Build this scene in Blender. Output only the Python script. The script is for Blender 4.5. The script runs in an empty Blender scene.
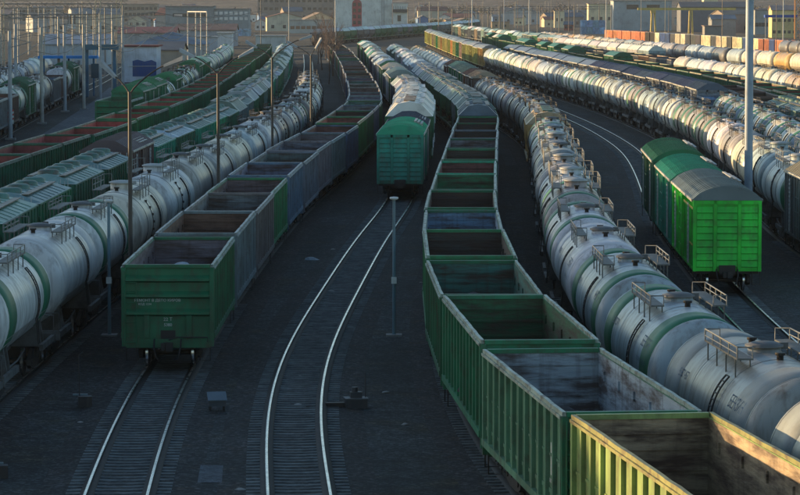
import bpy, math, random
from mathutils import Vector, Matrix, noise
random.seed(7)
R = math.radians
SC = bpy.context.scene
COL = SC.collection

# ------------------------------------------------------------------ camera, sky, sun, exposure
CAMZ = 12.7
F = 3250.0                       # focal length in photograph pixels (800 wide)
cam = bpy.data.cameras.new('camera')
cam.sensor_width = 36.0
cam.lens = 36.0 * F / 800.0
cam.clip_start = 1.0
cam.clip_end = 20000.0
camo = bpy.data.objects.new('camera', cam)
COL.objects.link(camo)
camo.location = (0, 0, CAMZ)
camo.rotation_euler = (R(90) - math.atan(247.5 / F), 0, 0)
SC.camera = camo

SUN_EL, SUN_AZ = 6.8, -70.0      # azimuth clockwise from +Y: the sun is low, left and a little beyond
w = bpy.data.worlds.new('World')
SC.world = w
w.use_nodes = True
nt = w.node_tree
nt.nodes.clear()
sky = nt.nodes.new('ShaderNodeTexSky')
sky.sky_type = 'NISHITA'
sky.sun_disc = False
sky.sun_elevation = R(SUN_EL)
sky.sun_rotation = R(SUN_AZ)
sky.air_density = 1.0
sky.dust_density = 0.6
sky.ozone_density = 2.0
bg = nt.nodes.new('ShaderNodeBackground')
bg.inputs[1].default_value = 0.15
wo = nt.nodes.new('ShaderNodeOutputWorld')
nt.links.new(sky.outputs[0], bg.inputs[0])
nt.links.new(bg.outputs[0], wo.inputs[0])

sd = bpy.data.lights.new('sun', 'SUN')
sd.energy = 5.0
sd.angle = R(0.5)
sd.color = (1.0, 0.68, 0.34)
so = bpy.data.objects.new('sun', sd)
COL.objects.link(so)
tosun = Vector((math.sin(R(SUN_AZ)) * math.cos(R(SUN_EL)), math.cos(R(SUN_AZ)) * math.cos(R(SUN_EL)), math.sin(R(SUN_EL))))
so.rotation_euler = tosun.to_track_quat('Z', 'Y').to_euler()
so.location = (-100, 200, 80)

SC.view_settings.view_transform = 'Standard'
SC.view_settings.look = 'None'
SC.view_settings.exposure = 1.1
SC.view_settings.gamma = 1.0
SC.view_settings.use_curve_mapping = False
SC.cycles.volume_bounces = 0
SC.cycles.max_bounces = 6
SC.cycles.volume_step_rate = 4.0

# ------------------------------------------------------------------ helpers
def pix(x, y, z):
    """photograph pixel + height -> ground position"""
    d = CAMZ - z
    # ray through pixel of the pitched camera
    p = math.atan(247.5 / F)
    vx, vy, vz = (x - 400) / F, 1.0, -(y - 247.5) / F
    c, s = math.cos(p), math.sin(p)
    wy, wz = vy * c + vz * s, -vy * s + vz * c
    t = d / -wz
    return vx * t, wy * t

class MB:
    def __init__(s):
        s.v = []; s.f = []; s.m = []; s.sm = []
    def add(s, vs, fs, m=0, smooth=False):
        b = len(s.v)
        s.v += [tuple(p) for p in vs]
        for f in fs:
            s.f.append(tuple(b + i for i in f)); s.m.append(m); s.sm.append(smooth)
        return s
    def box(s, x0, x1, y0, y1, z0, z1, m=0):
        v = [(x0,y0,z0),(x1,y0,z0),(x1,y1,z0),(x0,y1,z0),(x0,y0,z1),(x1,y0,z1),(x1,y1,z1),(x0,y1,z1)]
        return s.add(v, [(0,3,2,1),(4,5,6,7),(0,1,5,4),(1,2,6,5),(2,3,7,6),(3,0,4,7)], m)
    def prism_x(s, poly, x0, x1, m=0, smooth=False, caps=True):
        """poly: (y,z) list counter-clockwise seen from +x"""
        n = len(poly)
        v = [(x0, a, b) for a, b in poly] + [(x1, a, b) for a, b in poly]
        s.add(v, [(i, (i + 1) % n, n + (i + 1) % n, n + i)[::-1] for i in range(n)], m, smooth)
        if caps:
            s.add(v, [tuple(range(n)), tuple(range(2 * n - 1, n - 1, -1))][::1], m)
        return s
    def loft_x(s, rings, m=0, smooth=False, caps=True):
        """rings: list of (x, poly) with polys of equal length"""
        n = len(rings[0][1]); v = []
        for x, poly in rings:
            v += [(x, a, b) for a, b in poly]
        fs = []
        for k in range(len(rings) - 1):
            for i in range(n):
                j = (i + 1) % n
                fs.append((k*n+i, (k+1)*n+i, (k+1)*n+j, k*n+j))
        s.add(v, fs, m, smooth)
        if caps:
            s.add([(rings[0][0], a, b) for a, b in rings[0][1]], [tuple(range(n))], m)
            s.add([(rings[-1][0], a, b) for a, b in rings[-1][1]], [tuple(range(n))[::-1]], m)
        return s
    def tube(s, pts, r, n=6, m=0, closed=False, smooth=True, r1=None):
        pts = [Vector(p) for p in pts]
        k = len(pts); v = []
        up = None
        for i, p in enumerate(pts):
            a = pts[max(i - 1, 0)]; b = pts[min(i + 1, k - 1)]
            d = (b - a).normalized()
            if up is None:
                up = d.orthogonal().normalized()
            up = (up - d * up.dot(d))
            if up.length < 1e-6: up = d.orthogonal()
            up.normalize()
            q = d.cross(up)
            rr = r if r1 is None else r + (r1 - r) * i / max(k - 1, 1)
            for j in range(n):
                t = 2 * math.pi * j / n
                v.append(p + (up * math.cos(t) + q * math.sin(t)) * rr)
        fs = [(i*n+j, i*n+(j+1)%n, (i+1)*n+(j+1)%n, (i+1)*n+j) for i in range(k - 1) for j in range(n)]
        s.add(v, fs, m, smooth)
        s.add(v[:n], [tuple(range(n))[::-1]], m); s.add(v[-n:], [tuple(range(n))], m)
        return s
    def cyl(s, c, axis, r, h, n=16, m=0, smooth=True):
        """disc from c along the unit axis for length h"""
        c = Vector(c); a = Vector(axis).normalized()
        return s.tube([c, c + a * h], r, n, m, smooth=smooth)
    def lathe_x(s, prof, cy, cz, n=32, m=0, caps=True):
        """prof: (x, r)"""
        v = []
        for x, r in prof:
            for j in range(n):
                t = 2 * math.pi * j / n
                v.append((x, cy + r * math.sin(t), cz + r * math.cos(t)))
        k = len(prof)
        fs = [(i*n+j, (i+1)*n+j, (i+1)*n+(j+1)%n, i*n+(j+1)%n) for i in range(k-1) for j in range(n)]
        s.add(v, fs, m, True)
        if caps:
            s.add(v[:n], [tuple(range(n))], m); s.add(v[-n:], [tuple(range(n))[::-1]], m)
        return s
    def lathe_z(s, prof, cx, cy, n=24, m=0):
        v = []
        for r, z in prof:
            for j in range(n):
                t = 2 * math.pi * j / n
                v.append((cx + r * math.cos(t), cy + r * math.sin(t), z))
        k = len(prof)
        fs = [(i*n+j, i*n+(j+1)%n, (i+1)*n+(j+1)%n, (i+1)*n+j) for i in range(k-1) for j in range(n)]
        s.add(v, fs, m, True)
        s.add(v[:n], [tuple(range(n))[::-1]], m); s.add(v[-n:], [tuple(range(n))], m)
        return s
    def mesh(s, name, mats):
        me = bpy.data.meshes.new(name)
        me.from_pydata(s.v, [], s.f)
        for m in (mats if isinstance(mats, (list, tuple)) else [mats]):
            me.materials.append(m)
        me.polygons.foreach_set('material_index', s.m)
        me.polygons.foreach_set('use_smooth', s.sm)
        me.update()
        return me
    def build(s, name, mats, parent=None, color=None, link=True, loc=None):
        o = bpy.data.objects.new(name, s.mesh(name, mats))
        if link: COL.objects.link(o)
        if parent: o.parent = parent
        if color: o.color = (*color, 1)
        if loc: o.location = loc
        return o

def tag(o, label=None, cat=None, group=None, kind=None):
    if label: o['label'] = label
    if cat: o['category'] = cat
    if group: o['group'] = group
    if kind: o['kind'] = kind
    return o
def empty(name, loc=(0,0,0), rz=0, link=True):
    o = bpy.data.objects.new(name, None)
    if link: COL.objects.link(o)
    o.location = loc; o.rotation_euler = (0, 0, rz)
    o.empty_display_size = 0.3
    return o
def copy_tree(o, parent=None):
    c = o.copy(); COL.objects.link(c)
    if parent: c.parent = parent
    for ch in list(o.children): copy_tree(ch, c)
    return c

# ------------------------------------------------------------------ materials
MATS = {}
def node(t, ty, **kw):
    n = t.nodes.new(ty)
    for k, v in kw.items():
        if k.startswith('i_'):
            n.inputs[k[2:]].default_value = v
        else: setattr(n, k, v)
    return n
def mixc(t, fac, a, b):
    n = t.nodes.new('ShaderNodeMix'); n.data_type = 'RGBA'
    for sock, val in ((0, fac), (6, a), (7, b)):
        if hasattr(val, 'is_output'): t.links.new(val, n.inputs[sock])
        elif sock == 0: n.inputs[0].default_value = val
        else: n.inputs[sock].default_value = (*val, 1)
    return n.outputs[2]
def ramp(t, src, a, b):
    n = t.nodes.new('ShaderNodeMapRange')
    n.inputs[1].default_value = a; n.inputs[2].default_value = b
    t.links.new(src, n.inputs[0])
    return n.outputs[0]
def coords(t, scale=(1,1,1), rnd=True):
    tc = t.nodes.new('ShaderNodeTexCoord')
    mp = t.nodes.new('ShaderNodeMapping')
    mp.inputs['Scale'].default_value = scale
    t.links.new(tc.outputs['Object'], mp.inputs['Vector'])
    if rnd:
        oi = t.nodes.new('ShaderNodeObjectInfo')
        mu = t.nodes.new('ShaderNodeMath'); mu.operation = 'MULTIPLY'; mu.inputs[1].default_value = 91.7
        t.links.new(oi.outputs['Random'], mu.inputs[0])
        t.links.new(mu.outputs[0], mp.inputs['Location'])
    return mp.outputs[0]
def noisetex(t, co, scale, detail=4, rough=0.6):
    n = t.nodes.new('ShaderNodeTexNoise')
    n.inputs['Scale'].default_value = scale; n.inputs['Detail'].default_value = detail; n.inputs['Roughness'].default_value = rough
    t.links.new(co, n.inputs['Vector'])
    return n.outputs[0]
def mat(name, base=None, dirt=(0.05,0.04,0.035), amt=0.4, scale=1.2, rough=0.6, metal=0.0, streak=0.0, tone=0.15, bump=0.0, bscale=20, lo=0.5, hi=0.75, spec=0.4, stretch=(1,1,1)):
    """weathered surface; base None = the object's own colour"""
    m = bpy.data.materials.new(name); m.use_nodes = True
    t = m.node_tree; t.nodes.clear()
    out = t.nodes.new('ShaderNodeOutputMaterial'); p = t.nodes.new('ShaderNodeBsdfPrincipled')
    t.links.new(p.outputs[0], out.inputs[0])
    p.inputs['Metallic'].default_value = metal
    p.inputs['Specular IOR Level'].default_value = spec
    if base is None:
        oi = t.nodes.new('ShaderNodeObjectInfo'); bc = oi.outputs['Color']
    else:
        rgb = t.nodes.new('ShaderNodeRGB'); rgb.outputs[0].default_value = (*base, 1); bc = rgb.outputs[0]
    co = coords(t, stretch)
    n1 = noisetex(t, co, scale, 6, 0.65)
    n2 = noisetex(t, co, scale * 0.35, 2)
    # tone variation of the paint
    hs = t.nodes.new('ShaderNodeHueSaturation')
    t.links.new(bc, hs.inputs['Color'])
    mr = t.nodes.new('ShaderNodeMapRange'); mr.inputs[1].default_value = 0.3; mr.inputs[2].default_value = 0.7
    mr.inputs[3].default_value = 1 - tone; mr.inputs[4].default_value = 1 + tone
    t.links.new(n2, mr.inputs[0]); t.links.new(mr.outputs[0], hs.inputs['Value'])
    c = hs.outputs[0]
    f = ramp(t, n1, lo, hi)
    mu = t.nodes.new('ShaderNodeMath'); mu.operation = 'MULTIPLY'; mu.inputs[1].default_value = amt
    t.links.new(f, mu.inputs[0])
    c = mixc(t, mu.outputs[0], c, dirt)
    if streak:
        cs = coords(t, (1, 1, 0.08) if streak < 10 else (1, 1, 1))
        n3 = noisetex(t, cs, 4.5, 3)
        f3 = ramp(t, n3, 0.5, 0.8)
        m3 = t.nodes.new('ShaderNodeMath'); m3.operation = 'MULTIPLY'; m3.inputs[1].default_value = streak
        t.links.new(f3, m3.inputs[0])
        c = mixc(t, m3.outputs[0], c, dirt)
    t.links.new(c, p.inputs['Base Color'])
    rr = t.nodes.new('ShaderNodeMapRange'); rr.inputs[3].default_value = max(rough - 0.1, 0.05); rr.inputs[4].default_value = min(rough + 0.15, 1)
    t.links.new(n1, rr.inputs[0]); t.links.new(rr.outputs[0], p.inputs['Roughness'])
    if bump:
        nb = noisetex(t, co, bscale, 3)
        b = t.nodes.new('ShaderNodeBump'); b.inputs['Strength'].default_value = bump; b.inputs['Distance'].default_value = 0.05
        t.links.new(nb, b.inputs['Height']); t.links.new(b.outputs[0], p.inputs['Normal'])
    MATS[name] = m
    return m

PAINT = mat('wagon_paint', None, (0.07,0.04,0.025), 0.7, 1.9, 0.45, streak=0.5, tone=0.3, bump=0.35, bscale=2.5)
TANK = mat('tank_paint', None, (0.085,0.06,0.042), 0.75, 1.6, 0.36, streak=0.8, tone=0.14, bump=0.1, bscale=1.5, lo=0.48, hi=0.72, stretch=(1.6,.8,.25))
BAND = mat('band_paint', None, (0.05,0.05,0.045), 0.35, 1.5, 0.5, tone=0.15)
LINE = mat('lining_steel', None, (0.055,0.028,0.018), 0.9, 1.3, 0.6, streak=0.6, tone=0.3, stretch=(.45,.45,2.6), bump=0.5, bscale=3, lo=0.42, hi=0.62)
FLOORM = mat('wagon_floor_dirt', (0.03,0.027,0.025), (0.07,0.05,0.04), 0.6, 1.0, 0.9, bump=0.8, bscale=5)
EDGE = mat('worn_edge', None, (0.08,0.05,0.035), 0.8, 2.2, 0.45, tone=0.3, lo=0.48, hi=0.62)
DARK = mat('dark_running_gear', (0.024,0.022,0.021), (0.05,0.035,0.025), 0.6, 3.0, 0.6)
WHEEL = mat('wheel_steel', (0.03,0.027,0.025), (0.09,0.06,0.045), 0.5, 5, 0.45, metal=0.3)
TREAD = mat('polished_steel', (0.62,0.62,0.62), (0.25,0.2,0.17), 0.2, 6, 0.22, metal=1.0)
ROOF = mat('roof_sheet', None, (0.06,0.05,0.045), 0.45, 1.1, 0.42, tone=0.2, bump=0.2, bscale=2)
BOARD = mat('walkway_board', (0.45,0.44,0.40), (0.15,0.12,0.1), 0.5, 4, 0.7)
RAILING = mat('railing_paint', (0.42,0.42,0.40), (0.12,0.08,0.06), 0.5, 5, 0.5)
LETTER = mat('lettering_paint', (0.62,0.62,0.58), (0.2,0.2,0.18), 0.4, 6, 0.7)
BLACK = mat('black_rubber', (0.012,0.012,0.013), (0.04,0.03,0.03), 0.4, 4, 0.7)
CONC = mat('concrete', (0.26,0.255,0.24), (0.09,0.085,0.08), 0.55, 1.0, 0.85, streak=0.4, bump=0.3, bscale=8)
POSTM = mat('post_paint', None, (0.10,0.09,0.08), 0.35, 2.0, 0.55, streak=0.3)
HEAP = mat('pale_cargo', (0.30,0.34,0.38), (0.12,0.12,0.12), 0.5, 6, 0.9, bump=0.8, bscale=12)
GLASS = mat('window_glass', (0.03,0.04,0.05), (0.08,0.08,0.08), 0.2, 3, 0.12, spec=0.6)
WALLM = mat('plaster_wall', None, (0.12,0.11,0.10), 0.45, 0.5, 0.85, streak=0.4, tone=0.12, bump=0.15, bscale=4)
HROOF = mat('house_roof', None, (0.08,0.07,0.06), 0.5, 0.6, 0.75, tone=0.2, bump=0.3, bscale=6)
BARK = mat('bark', (0.10,0.07,0.06), (0.04,0.035,0.03), 0.5, 4, 0.9)
TWIG = mat('twigs', (0.11,0.085,0.08), (0.07,0.05,0.04), 0.5, 1.5, 0.9)
WIRE = mat('wire', (0.05,0.05,0.05), (0.03,0.03,0.03), 0.2, 3, 0.5)

def ground_mat(name, c1, c2, c3, stone=9.0, stain=0.05, bump=0.9, stonemix=0.5):
    m = bpy.data.materials.new(name); m.use_nodes = True
    t = m.node_tree; t.nodes.clear()
    out = t.nodes.new('ShaderNodeOutputMaterial'); p = t.nodes.new('ShaderNodeBsdfPrincipled')
    t.links.new(p.outputs[0], out.inputs[0])
    co = coords(t, rnd=False)
    n1 = noisetex(t, co, stain, 5, 0.6); n2 = noisetex(t, co, stain * 5.1, 5, 0.7); n3 = noisetex(t, co, stain * 23, 4, 0.7)
    c = mixc(t, ramp(t, n1, 0.42, 0.6), c1, c2)
    c = mixc(t, ramp(t, n2, 0.52, 0.68), c, c3)
    hv = t.nodes.new('ShaderNodeHueSaturation'); t.links.new(c, hv.inputs['Color'])
    v0 = t.nodes.new('ShaderNodeMapRange'); v0.inputs[1].default_value = 0.3; v0.inputs[2].default_value = 0.7; v0.inputs[3].default_value = 0.45; v0.inputs[4].default_value = 1.75
    t.links.new(n3, v0.inputs[0]); t.links.new(v0.outputs[0], hv.inputs['Value'])
    vo = t.nodes.new('ShaderNodeTexVoronoi'); vo.inputs['Scale'].default_value = stone
    t.links.new(co, vo.inputs['Vector'])
    sp = t.nodes.new('ShaderNodeSeparateColor'); t.links.new(vo.outputs['Color'], sp.inputs[0])
    v1 = t.nodes.new('ShaderNodeMapRange'); v1.inputs[3].default_value = 0.45; v1.inputs[4].default_value = 3.2
    pw = t.nodes.new('ShaderNodeMath'); pw.operation = 'POWER'; pw.inputs[1].default_value = 3.5
    t.links.new(sp.outputs[0], pw.inputs[0]); t.links.new(pw.outputs[0], v1.inputs[0])
    h2 = t.nodes.new('ShaderNodeHueSaturation'); t.links.new(hv.outputs[0], h2.inputs['Color']); t.links.new(v1.outputs[0], h2.inputs['Value'])
    t.links.new(mixc(t, stonemix, hv.outputs[0], h2.outputs[0]), p.inputs['Base Color'])
    p.inputs['Roughness'].default_value = 0.9
    p.inputs['Specular IOR Level'].default_value = 0.25
    b = t.nodes.new('ShaderNodeBump'); b.inputs['Strength'].default_value = bump; b.inputs['Distance'].default_value = 0.03
    t.links.new(sp.outputs[1], b.inputs['Height']); t.links.new(b.outputs[0], p.inputs['Normal'])
    return m
GROUND = ground_mat('yard_gravel', (0.015,0.019,0.019), (0.030,0.036,0.037), (0.030,0.026,0.014), 12.0, 0.05, 0.9, 0.8)
BALLAST = ground_mat('ballast', (0.018,0.020,0.020), (0.027,0.028,0.028), (0.030,0.022,0.015), 11, 0.2, 0.9, 0.8)
FARG = ground_mat('far_soil', (0.032,0.029,0.026), (0.026,0.028,0.02), (0.045,0.04,0.035), 0.5, 0.01)
ROADM = ground_mat('road_surface', (0.06,0.07,0.08), (0.08,0.09,0.10), (0.05,0.055,0.06), 30, 0.1, 0.3, 0.25)
SLEEP = mat('sleeper_concrete', (0.105,0.12,0.122), (0.02,0.02,0.02), 0.7, 2.5, 0.85, bump=0.3, tone=0.3, lo=0.4, hi=0.65)
RAILSIDE_SHADE = mat('rail_web_and_shade', (0.010,0.008,0.007), (0.02,0.014,0.01), 0.5, 5, 0.7)
RAILTOP = mat('rail_running_face', (0.62,0.61,0.59), (0.22,0.17,0.13), 0.5, 2, 0.26, metal=1.0)

# ------------------------------------------------------------------ ground and tracks
RT = 0.20                        # height of the rail heads
class Path:
    def __init__(s, pts):
        P = [Vector((a, b)) for a, b in pts]
        P = [P[0] * 2 - P[1]] + P + [P[-1] * 2 - P[-2]]
        q = []
        for i in range(1, len(P) - 2):
            p0, p1, p2, p3 = P[i-1:i+3]
            n = max(2, int((p2 - p1).length / 1.5))
            for k in range(n):
                u = k / n
                # centripetal-ish tangents scaled by spacing keep uneven points smooth
                t1 = ((p2 - p0) / max((p2 - p0).length, 1e-6)) * (p2 - p1).length
                t2 = ((p3 - p1) / max((p3 - p1).length, 1e-6)) * (p2 - p1).length
                h1 = 2*u**3 - 3*u**2 + 1; h2 = u**3 - 2*u**2 + u; h3 = -2*u**3 + 3*u**2; h4 = u**3 - u**2
                q.append(p1 * h1 + t1 * h2 + p2 * h3 + t2 * h4)
        q.append(P[-2])
        for _ in range(60):      # relax
            q = [q[0]] + [(q[i-1] + q[i] * 2 + q[i+1]) / 4 for i in range(1, len(q) - 1)] + [q[-1]]
        s.q = q; s.s = [0.0]
        for a, b in zip(q, q[1:]): s.s.append(s.s[-1] + (b - a).length)
        s.L = s.s[-1]
    def at(s, d):
        d = min(max(d, 0), s.L - 1e-4)
        lo, hi = 0, len(s.s) - 1
        while hi - lo > 1:
            m = (lo + hi) // 2
            if s.s[m] <= d: lo = m
            else: hi = m
        u = (d - s.s[lo]) / (s.s[hi] - s.s[lo])
        return s.q[lo].lerp(s.q[hi], u)
    def s_of_y(s, y):
        for i, p in enumerate(s.q):
            if p.y >= y: return s.s[i]
        return s.L
TR = {
 'a0': [(-33,200),(-38.3,318),(-42.2,406),(-46,500),(-52,620)],
 'a1': [(-40,300),(-46.5,373),(-52,460),(-58,560)],
 'b': [(-28,215),(-26.2,262),(-25.5,298),(-25.2,330),(-25.6,362),(-28,447),(-31,559),(-36,700)],
 'c': [(-24,150),(-22.7,197),(-21.4,237),(-20.6,301),(-20.9,353),(-23.2,482),(-26,615),(-31.5,760)],
 'd': [(-17.5,90),(-17.3,120),(-17.2,148),(-16.7,173),(-15.9,209),(-14.8,245),(-14.5,293),(-15.7,375),(-17.9,482),(-20.8,586),(-26,720)],
 'e': [(-14.0,60),(-13.5,90),(-13.15,117),(-12.5,145),(-11.6,173),(-10.2,225),(-9.2,263),(-9.0,290),(-9.5,337),(-10.4,366),(-12.8,450),(-17.6,625),(-21.5,752)],
 'f': [(-6.0,55),(-7.2,81),(-7.75,97),(-7.9,109),(-7.7,137),(-6.87,180),(-6.0,204),(-4.5,236),(-3.2,285),(-3.5,321),(-5.6,413),(-7.5,482),(-10.3,578),(-15,700)],
 'g': [(-1.1,50),(-2.5,81),(-3.1,92),(-3.4,106),(-3.25,120),(-2.8,134),(-1.6,168),(0.1,207),(1.2,278),(1.0,334),(-0.7,397),(-2.7,481),(-5.5,596),(-10,740)],
 'h': [(7.9,50),(5.3,69),(3.65,83),(2.75,98),(2.42,112.5),(2.46,128),(2.7,142),(3.05,156),(3.76,180),(5.0,220),(5.8,241),(6.25,261),(6.05,298),(5.2,325),(4.1,367),(3.1,409),(1.9,481),(-0.2,570),(-4,700)],
 'i': [(11.2,50),(8.6,75),(7.7,87.6),(7.25,103),(7.25,121),(7.65,141),(8.25,158),(9.1,186),(10.0,212),(11.1,250),(11.4,280),(10.9,310),(9.7,342),(8.3,394),(7,443),(5.2,516),(3.4,580),(0,700)],
 'j': [(14.2,80),(13.8,105),(13.75,126),(14.0,144),(15.2,185),(17.2,223),(18.4,248),(19.1,268),(19.3,290),(18.9,325),(17.5,372),(15.4,440),(12.0,540),(8,650)],
 'k': [(19.0,110),(20.5,135),(20.6,160),(21.2,181),(22.6,216),(23.9,262),(24.1,312),(22.8,372),(20.4,432),(16.6,547),(14.4,614),(8,891)],
 'l': [(25.4,180),(27,220),(28.8,271),(29.3,328),(28.3,361),(26.6,411),(24.9,448),(22.6,508),(19.8,590)],
 'm': [(32.5,200),(33.3,260),(34,350),(32,430)],
 'n': [(37.0,230),(38.3,298),(38.6,353),(37.0,432),(33.6,493),(29.2,588),(25.4,690),(21.5,815)],
 'o': [(46.5,300),(45.9,367),(45,406),(43.2,454),(39.8,527),(33.5,630),(27,740)],
 'p': [(52,480),(45.5,578),(37,690),(30,790)],
 'q': [(66,470),(62.6,516),(58.8,560),(54.8,605),(50.3,660),(45.8,730),(41,812),(36,900)],
 'r': [(88,640),(85,700),(81,765),(75.5,830),(69,890),(61,960)],
 's': [(80,560),(81.5,640),(80,700)],
 'u': [(37,700),(34,765),(29.5,850),(24,960),(17,1090)],
 't': [(-26,890),(-16,960),(0,1085),(20,1240),(34,1370)],
}
TRK = {k: Path(v) for k, v in TR.items()}

def ribbon(path, s0, s1, offs, zs, step=1.5, m=0, mb=None, smooth=True):
    """sweep an open cross-section (list of lateral offset, z) along the path"""
    mb = mb or MB(); n = max(2, int((s1 - s0) / step)); k = len(offs); v = []
    for i in range(n + 1):
        s = s0 + (s1 - s0) * i / n
        p = path.at(s); d = (path.at(s + 0.8) - path.at(s - 0.8)).normalized()
        nx, ny = d.y, -d.x
        for o, z in zip(offs, zs): v.append((p.x + nx * o, p.y + ny * o, z))
    fs = [(i*k+j, i*k+j+1, (i+1)*k+j+1, (i+1)*k+j) for i in range(n) for j in range(k - 1)]
    mb.add(v, fs, m, smooth)
    return mb

g = MB()
g.add([(-1600,-60,0),(1600,-60,0),(1600,4200,0),(-1600,4200,0)], [(0,1,2,3)])
tag(g.build('ground', GROUND), kind='structure')
g = MB(); g.add([(-1500,1010,0.02),(1500,1010,0.02),(1500,4100,0.02),(-1500,4100,0.02)], [(0,1,2,3)])
tag(g.build('far_ground', FARG), kind='structure')
# left platform road beside the masts
g = MB(); v = [(-60,150,0.10),(-27.6,150,0.10),(-28.2,262,0.10),(-28.6,330,0.10),(-30.5,400,0.10),(-33,470,0.10),(-52,470,0.10)]
lv = [(-29.4,150),(-31,262),(-33.6,330),(-38.4,410),(-42.2,470)]
rv = [(-27.0,150),(-28.9,230),(-28.0,330),(-29.4,400),(-31.6,470)]
vs = []; 
for (a, b), (c, d) in zip([(-30.8,190),(-31.6,262),(-34.8,330),(-38.0,400),(-42,470)], rv): vs += [(a, b, 0.1), (c, d, 0.1)]
vs2 = [(x, y, 0) for x, y, z in vs]
g = MB(); g.add(vs, [(2*i, 2*i+1, 2*i+3, 2*i+2) for i in range(4)])
g.add([p for q in zip(vs[1::2], vs2[1::2]) for p in q], [(2*i, 2*i+1, 2*i+3, 2*i+2) for i in range(4)])
g.add([p for q in zip(vs[0::2], vs2[0::2]) for p in q], [(2*i, 2*i+2, 2*i+3, 2*i+1) for i in range(4)])
tag(g.build('road', ROADM), kind='structure')
g = MB()
ln = Path([(-29.9,200),(-30.2,262),(-30.6,330),(-32.4,400),(-34.8,468)])
ribbon(ln, 0, ln.L, [-0.08, 0.08], [0.106, 0.106], 8, mb=g)
tag(g.build('road_marking', LETTER), kind='structure')

SLEEPERS = {'e': (70,150), 'f': (60,135), 'g': (60,262), 'h': (60,150), 'i': (60,120), 'j': (95,360), 'k': (110,170)}
for k, P in TRK.items():
    root = empty('railway_track'); tag(root, kind='structure')
    L = P.L
    b = ribbon(P, 0, L, [-2.1, -1.65, 1.65, 2.1], [0.004, 0.035, 0.035, 0.004], 4)
    b.build('ballast', BALLAST, root)
    for sgn in (-1, 1):
        c = sgn * 0.795
        rb = ribbon(P, 0, L, [c-0.075, c-0.075, c-0.012, c-0.036, c-0.036], [0.05, 0.065, 0.09, 0.165, RT-0.004], 2.0, 0, smooth=False)
        ribbon(P, 0, L, [c+0.036, c+0.036, c+0.012, c+0.07, c+0.07], [RT-0.004, 0.165, 0.09, 0.065, 0.05], 2.0, 0, rb, smooth=False)
        ribbon(P, 0, L, [c-0.036, c-0.019, c+0.019, c+0.036], [RT-0.004, RT, RT, RT-0.004], 2.0, 1, rb, smooth=False)
        ribbon(P, 0, L, [c-.19, c-.17, c+.17, c+.19], [.04, .096, .096, .04], 4, 0, rb)  # low dark strip both sides stands in for the shade beside the rail
        rb.build('rail', [RAILSIDE_SHADE, RAILTOP], root)
    y0, y1 = SLEEPERS.get(k, (0, 0))
    if y1:
        sb = MB(); rr = random.Random(5); s = P.s_of_y(y0); s1 = P.s_of_y(y1)
        while s < s1:
            p = P.at(s); d = (P.at(s + 0.8) - P.at(s - 0.8)).normalized()
            nx, ny = d.y, -d.x; hw = 0.125; zt = 0.062 + rr.uniform(-0.006, 0.004); q = rr.uniform(-0.03, 0.03)
            def pt(o, a, z): return (p.x + nx*o + d.x*(a+q*o), p.y + ny*o + d.y*(a+q*o), z)
            prof = [(-1.35, 0.085), (-0.95, zt+0.03), (-0.6, zt+0.03), (-0.25, zt+0.015), (0.25, zt+0.015), (0.6, zt+0.03), (0.95, zt+0.03), (1.35, 0.085)]
            v = []
            for o, z in prof: v += [pt(o, -hw-0.02, 0.0), pt(o, -hw, z-0.03), pt(o, hw, z-0.03), pt(o, hw+0.02, 0.0)]
            n = len(prof)
            fs = [(4*i+a, 4*i+a+1, 4*i+a+5, 4*i+a+4)[::-1] for i in range(n-1) for a in range(3)]
            fs += [(0, 1, 2, 3), (4*n-1, 4*n-2, 4*n-3, 4*n-4)]
            sb.add(v, fs)
            s += 0.56
        sb.build('sleepers', SLEEP, root)

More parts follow.
